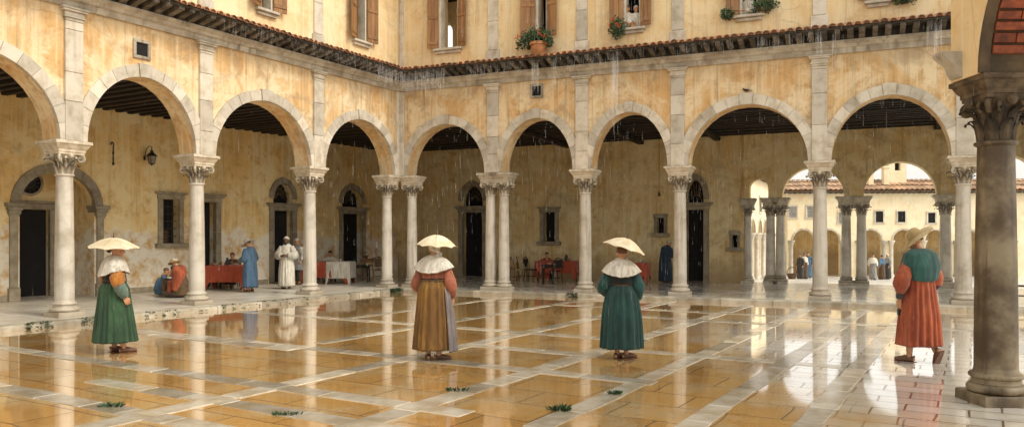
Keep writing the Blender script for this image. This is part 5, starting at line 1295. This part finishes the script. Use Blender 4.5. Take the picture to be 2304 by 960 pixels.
c = ground(812, 634, ZF); table('narrow dark bench-like table right of the white tablecloth', c, R(-4), .74, .45, .62, 'wood_dark')
for i, (dx, k, l) in enumerate(((-.25, 'jug', 'dark jug on the narrow bench-like table'), (.0, 'loaf', 'loaf between jug and cup on the narrow table'), (.22, 'cup', 'cup at the right end of the narrow table'))): dish(k, c + Vector((dx, 0, .622)), l, None, i)
c = at(846, 29.6, ZF); table('bare brown wooden table farthest back in the left loggia', c, R(-6), 1.05, .7, .82, 'shutter')
for i, (dx, k, l) in enumerate(((-.4, 'basket', 'handled basket at the left of the bare brown table'), (-.1, 'bowl', 'bowl next to the basket on the bare brown table'), (.12, 'loaf', 'loaf right of the bowl on the bare brown table'), (.38, 'jug', 'dark jug at the right of the bare brown table'))): dish(k, c + Vector((dx, 0, .822)), l, None, i)
chair('dark chair in front of the bare brown table', at(850, 28.6, ZF), 3.3, 'wood')
tb = set_table(1212, 1300, 0, 0, .8, R(-18), 'wooden table under a red cloth in the rear loggia, beside the cane chairs', 'red cloth over the rear table beside the cane chairs', .44, Y=28.6)
for u, v, k, l in ((-.5, -.3, 'cup', 'cup at the left of the rear red table'), (.2, .1, 'bowl', 'bowl in the middle of the rear red table'), (.45, 0, 'jug', 'dark jug at the right of the rear red table'), (.62, -.4, 'loaf', 'loaf beside the dark jug on the rear red table')): dish(k, tb(u, v), l, None, random.uniform(0, 6))
GC = None
chair('cane chair nearest the paired column in the rear loggia', at(1163, 28.4, ZF), R(-65))
chair('cane chair behind the nearest one, turned to the rear table', at(1176, 29.2, ZF), R(-100))
chair('dark round-backed chair between cane chairs and the rear red table', at(1195, 28.8, ZF), R(-120), 'wood_dark', 'wood_dark')
c = at(1233, 27.4, ZF); table('small dark table standing in front of the rear red table', c, R(-10), .52, .42, .68, 'wood_dark'); dish('bowl', c + Vector((.05, 0, .682)), 'bowl on the small dark table', None)
stool('stool carrying the small person in red', at(1231, 29.3, ZF), .1)
chair('low dark chair at the right corner of the rear red table', at(1250, 27.7, ZF), R(20), 'wood_dark', 'wood_dark')
tb = set_table(1436, 1461, 0, 0, .8, R(-20), 'small table under a red cloth right of the woman in teal', 'red cloth over the small table right of the woman in teal', .48, Y=26.6)
dish('cup', tb(-.2, -.3), 'cup on the small red table right of the woman in teal', None); dish('bowl', tb(.4, 0), 'bowl on the small red table right of the woman in teal', None)
chair('brown chair at the far right edge, behind the dark foreground column', at(2300, 19.4, ZF), R(60), 'wood', 'wood')
# lantern on its bracket, hook, hanging bell pull
def place(o, W, x, y, z): q = W.pt(x, y, z); o.location = q; o.rotation_euler.z = W.rz; return o
x, z = WL.x(345, DL - .42), WL.z(345, 355, DL - .42); ln = tag(place(empty('wall_lantern'), WL, x, DL - .345, z), 'black iron lantern hanging on the left loggia wall above the grated window', 'lantern')
mb = MB(); mb.lathe([(.10, -.20), (.15, .06)], 4, a0=math.pi / 4); mb.build('lantern_glass', M['glass'], ln)
mb = MB()
for i in range(4):
    a = math.pi / 4 + i * math.pi / 2; b = a + math.pi / 2; P = lambda t, r, zz: (r * math.cos(t), r * math.sin(t), zz)
    mb.tube([P(a, .102, -.21), P(a, .155, .07)], .010, 6); mb.tube([P(a, .102, -.21), P(b, .102, -.21)], .010, 6); mb.tube([P(a, .155, .07), P(b, .155, .07)], .012, 6)
mb.lathe([(.20, .065), (.19, .085), (.06, .21), (.05, .23), (.075, .245), (.03, .28), (.012, .33), (.02, .35), (.004, .37)], 8); mb.lathe([(.09, -.225), (.03, -.25), (.01, -.29)], 8)
mb.build('lantern_frame', M['iron'], ln)
mb = MB(); mb.tube(spline([(0, .42, .02), (0, .30, .34), (0, .10, .44), (0, 0, .40), (0, 0, .36)], 4), .013, 8); mb.bbox(-.04, .04, .405, .425, -.06, .1, .004); mb.build('bracket', M['iron'], ln); ln.scale = (.82,) * 3
x, z = XL(254), ZL(254, 345); mb = MB(); mb.tube(spline([(0, 0, -.28), (0, -.005, -.1), (0, -.01, .12), (.0, -.02, .26), (-.05, -.05, .31), (-.10, -.06, .28), (-.11, -.06, .22)], 5), .016, 8); mb.ell((0, -.01, -.30), (.035, .03, .05)); mb.bbox(-.03, .03, -.012, .012, -.02, .04, .004)
place(tag(mb.build('wall_hook', M['iron'], None, 40), 'curved iron hook on the left loggia wall left of the lantern', 'hook'), WL, x, DL - .015, z)
x = WR.x(1483, 3.); zt = 5.40; zb = WR.z(1483, 440, 3.); mb = MB(); mb.tube([(0, 0, zt - zb), (.004, 0, .3), (0, 0, .12)], .008, 6); mb.lathe([(.012, .14), (.03, .10), (.045, .02), (.055, .0), (.045, .0), (.03, .08)], 12); mb.ell((0, 0, -.01), (.018, .018, .022))
place(tag(mb.build('hanging_bell', M['iron'], None, 40), 'small dark bell hanging on a cord from the rear loggia ceiling', 'bell'), WR, x, 3., zb)
# moss, weeds
def weed(px, py, r, label, n=60, h=.07, flat=.6):
    p = ground(px, py); mb = MB()
    for i in range(n):
        a = random.uniform(0, 6.28); q = r * random.random() ** .6; d = Vector((math.cos(a) * flat, math.sin(a) * flat, random.uniform(.25, 1))).normalized()
        b = Vector((q * math.cos(a) * 1.5, q * math.sin(a) * .6, .004)); mb.leaf(b, random.uniform(.5, 1.1) * h, None, .35, d)
        if i % 4 == 0: mb.tube([b, b + d * h * .7], .0025, 4)
    o = mb.build('weed', M['leaf_dark']); o.location = p; return tag(o, label, 'weed')
weed(252, 915, .075, 'flat tuft of weed in the paving, leftmost, before the woman in green', 50, .06)
weed(1030, 879, .075, 'spreading weed on a pale band below the woman in ochre', 45, .06)
weed(1258, 924, .055, 'compact weed tuft at the lower edge, centre, on a pale band', 45, .085)
weed(1384, 887, .045, 'tiny weed between two pale blocks below the woman in teal', 36, .07)
weed(645, 932, .10, 'sparse trailing weed in a joint near the lower edge, left of centre', 90, .04)
mb = MB()
def mossrun(W, x0, x1, n, y=-.565, s=.05):
    for i in range(n):
        x = x0 + (x1 - x0) * (.5 + .5 * math.sin(random.uniform(-1.57, 1.57))); q = W.pt(x, y + random.uniform(-.05, .05), random.choice([.0, .02, .05, .085, ZF + .002]))
        for k in range(5): mb.leaf(q + Vector((random.gauss(0, .02), random.gauss(0, .02), 0)), random.uniform(.4, 1) * s, None, .6, Vector((random.gauss(0, .6), random.gauss(0, .6), random.uniform(.3, 1))).normalized())
kx = lambda W, px: W.x(px, -.56)
mossrun(WL, kx(WL, 60), kx(WL, 112), 60); mossrun(WL, kx(WL, 185), kx(WL, 240), 50); mossrun(WL, kx(WL, 500), kx(WL, 690), 70); mossrun(WL, kx(WL, 330), kx(WL, 400), 25); mossrun(WR, WR.x(1278, -.5), WR.x(1300, -.5), 70); mossrun(WL, -1.15, -.75, 90, -.58, .07); mossrun(WL, kx(WL, 450), kx(WL, 860), 25)
tag(mb.build('moss', M['moss']), 'green moss along the kerb of the walkways', None, None, 'stuff')
# potted plants at the upper windows
def bush(root, c, r, n, blooms=0, size=.09, down=0.):
    mb = MB()
    for i in range(n):
        v = Vector((random.gauss(0, 1), random.gauss(0, 1), random.gauss(0, 1))).normalized() * random.random() ** .45
        lump = 1 + .35 * noise.noise(v * 2.3 + Vector((c[0] * 7, 0, 0))); q = Vector((v.x * r[0], v.y * r[1], v.z * r[2])) * lump; q.z -= down * abs(v.x) ** 2 * r[2]
        mb.leaf(Vector(c) + q, random.uniform(.6, 1.2) * size, random.random() * (.4 + .6 * (v.z * .5 + .5)), .7)
    for i in range(14):
        a = random.uniform(0, 6.28); mb.tube([Vector(c) + Vector((0, 0, -r[2] * .8)), Vector(c) + Vector((r[0] * .8 * math.cos(a), r[1] * .7 * math.sin(a), random.uniform(-.2, .8) * r[2]))], .006, 5)
    mb.build('foliage', M['leaf'], root)
    for i in range(blooms):
        v = Vector((random.gauss(0, 1), -abs(random.gauss(0, 1)) - .3, random.gauss(0, .8))).normalized(); q = Vector(c) + Vector((v.x * r[0], v.y * r[1], v.z * r[2])) * .98; mb = MB()
        for k in range(9): mb.ell(q + Vector((random.gauss(0, .03), random.gauss(0, .03), random.gauss(0, .025))), (.017, .017, .014), 6, 5)
        mb.build('blossom', M['bloom'], root)
def pot(root, r, h):
    mb = MB(); mb.lathe([(r * .62, 0), (r * .66, .01), (r * .93, h * .78), (r * 1.06, h * .80), (r * 1.08, h), (r * .96, h), (r * .90, h * .86), (r * .5, h * .84)], 28); mb.build('pot', M['terracotta'], root, 40)
def planter(label, x, y, z, r, h, c, rr, n, blooms, W=WR, size=.09, down=0.):
    t = tag(empty('potted_plant'), label, 'plant'); place(t, W, x, y, z); pot(t, r, h); bush(t, c, rr, n, blooms, size, down); return t
planter('large terracotta pot of red geraniums standing on the eave tiles', WR.x(1213, -.35), -.38, ZE + .33, .27, .40, (-.12, 0, .56), (.62, .33, .30), 1500, 6, size=.085, down=.6)
planter('trailing green plant in small pot at the sill of two people in white', WR.x(1396, -.12), -.10, 7.824, .10, .15, (-.07, -.10, .0), (.27, .17, .34), 520, 4, size=.075)
planter('small red pot on the sill before two people in white', WR.x(1424, -.05), -.07, 7.824, .08, .12, (0, 0, .14), (.06, .05, .04), 30, 0, size=.05)
planter('bushy green plant at the left end of the sill of the pale-bloused person', WR.x(1642, -.1), -.08, 7.824, .10, .13, (-.05, -.06, .08), (.22, .16, .18), 420, 0, size=.07)
planter('bushy green plant at the right end of the sill of the pale-bloused person', WR.x(1716, -.1), -.08, 7.824, .11, .14, (.05, -.06, .18), (.34, .18, .2), 600, 0, size=.07)
planter('spreading green plant on the rightmost upper sill', WR.x(2014, -.1), -.08, 7.824, .12, .14, (.22, -.10, .0), (.36, .18, .2), 650, 0, size=.07)
planter('small orange pot beside the spreading plant on the rightmost sill', WR.x(1985, -.05), -.06, 7.824, .09, .14, (0, 0, .15), (.07, .06, .04), 40, 0, size=.05)
# basket in the far court, birds
Yb = 44; zb = gz((1782 - CX) / F * Yb, Yb); bk = dish('basket', at(1782, Yb, zb), 'round orange basket on the ground of the far court', None, 0, 2.6); 
def bird(label, q, rz):
    mb = MB(); mb.ell((0, 0, 0), (.035, .075, .035)); mb.ell((0, .075, .035), (.026, .03, .026)); mb.tube([(0, .10, .035), (0, .125, .03)], [.008, .002], 6); mb.add([(-.018, -.06, .0), (.018, -.06, 0), (.028, -.15, -.01), (-.028, -.15, -.01)], [(0, 1, 2, 3)]); mb.tube([(-.012, 0, -.03), (-.012, .005, -.075)], .004, 5); mb.tube([(.012, 0, -.03), (.012, .005, -.075)], .004, 5)
    o = mb.build('bird', M['iron'], None, 60); o.location = q; o.rotation_euler.z = rz; return tag(o, label, 'bird')
bird('small dark bird perched on top of the fourth rear arch', WR.pt(WR.x(1680), -.03, ZS + RISE + .27 * 1.12 + .075), 1.2)
# ------------------------------------------------------------------ rain
rnd = random.Random(5); mb = MB()
def needle(p, L, w):
    mb.add([(p.x - w, p.y + w * .5, p.z), (p.x + w, p.y + w * .5, p.z), (p.x, p.y - w, p.z), (p.x, p.y, p.z + L)], [(0, 1, 2), (0, 3, 1), (1, 3, 2), (2, 3, 0)], .5)
for i in range(4500):
    Y = rnd.uniform(7, 26); px = rnd.uniform(650, 2250) if rnd.random() < .85 else rnd.uniform(0, 2300); q = Vector(((px - CX) / F * Y, Y, rnd.uniform(.2, 8.5)))
    if (q.to_2d() - WL.P0).dot(WL.dy) > -.7 or (q.to_2d() - WR.P0).dot(WR.dy) > -.55: continue
    needle(q, rnd.uniform(.05, .22), .0005 + .000055 * Y)
tag(mb.build('falling_rain', M['water']), 'fine streaks of rain falling across the court', None, None, 'stuff')
mb = MB()
def pour(W, xa, xb, n, Lm, y=-.83, spread=.05):
    for i in range(n):
        x = rnd.uniform(xa, xb); L = Lm * rnd.uniform(.25, 1.) ; t0 = rnd.uniform(0, .15); q = W.pt(x, y + rnd.gauss(0, .03), ZE + .22 - t0 - L); needle(q, L, rnd.uniform(.0015, .0035))
pour(WR, .75, 2.2, 200, .75); pour(WL, -2.2, -.75, 140, .6)
for p0, p1, n, L in ((1196, 1212, 34, 1.0), (1240, 1250, 16, .9), (1374, 1392, 46, 1.7), (1375, 1390, 18, 2.4), (1835, 1850, 24, .7), (1872, 1880, 12, 1.1), (2085, 2120, 40, .9), (2104, 2108, 8, 1.8), (1050, 1180, 60, .45), (1260, 1370, 40, .4), (1690, 1830, 44, .4), (1500, 1650, 40, .3)):
    pour(WR, WR.x(p0, -.83), WR.x(p1, -.83), n, L)
for p0, p1, n, L in ((700, 850, 60, .35), (500, 690, 40, .3)): pour(WL, WL.x(p0, -.83), WL.x(p1, -.83), n, L)
tag(mb.build('eave_water', M['water']), 'thin curtains of rainwater pouring off the tiled eave', None, None, 'stuff')
# ------------------------------------------------------------------ light and camera
SE, SAZ = R(46), None
sd = Vector((.86, -.50)).normalized()                  # horizontal direction towards the sun
sunv = Vector((sd.x * math.cos(SE), sd.y * math.cos(SE), math.sin(SE)))
sl = bpy.data.lights.new('sun', 'SUN'); sl.energy = SUN_E; sl.angle = R(13); sl.color = (1.0, .93, .82)
so = bpy.data.objects.new('sun', sl); COL.objects.link(so); so.rotation_euler = (-sunv).to_track_quat('-Z', 'Y').to_euler()
w = bpy.data.worlds.new('World'); SC.world = w; w.use_nodes = True; nt = w.node_tree
bg = nt.nodes['Background']; sky = nt.nodes.new('ShaderNodeTexSky'); sky.sky_type = 'NISHITA'; sky.sun_disc = False
sky.sun_elevation = SE; sky.sun_rotation = math.atan2(sd.x, sd.y); sky.air_density = 1.4; sky.dust_density = 4.0; sky.ozone_density = .6
hs = nt.nodes.new('ShaderNodeHueSaturation'); hs.inputs['Saturation'].default_value = .25
mx = nt.nodes.new('ShaderNodeMix'); mx.data_type = 'RGBA'; mx.blend_type = 'MULTIPLY'; mx.inputs[0].default_value = 1; mx.inputs[7].default_value = (2.1, 2.02, 1.88, 1)
nt.links.new(sky.outputs[0], hs.inputs['Color']); nt.links.new(hs.outputs[0], mx.inputs[6]); oc = nt.nodes.new('ShaderNodeMix'); oc.data_type = 'RGBA'; oc.inputs[0].default_value = .6; oc.inputs[7].default_value = (7.8, 7.55, 7.1, 1)   # even rain cloud over the sky
nt.links.new(mx.outputs[2], oc.inputs[6]); nt.links.new(oc.outputs[2], bg.inputs[0]); bg.inputs[1].default_value = SKY_E
cam = bpy.data.cameras.new('camera'); co = bpy.data.objects.new('camera', cam); COL.objects.link(co)
co.location = (0, 0, EYE); co.rotation_euler = (R(90), 0, 0)
cam.sensor_width = 36; cam.lens = 36 * F / 2304; cam.shift_y = (HY - 480) / 2304; cam.clip_end = 3000; cam.clip_start = .05
SC.camera = co
SC.render.engine = 'CYCLES'
SC.cycles.use_denoising = True
SC.cycles.diffuse_bounces = 6; SC.cycles.glossy_bounces = 4; SC.cycles.transparent_max_bounces = 16
SC.view_settings.view_transform = 'Standard'; SC.view_settings.look = 'None'; SC.view_settings.exposure = 0; SC.view_settings.gamma = 1
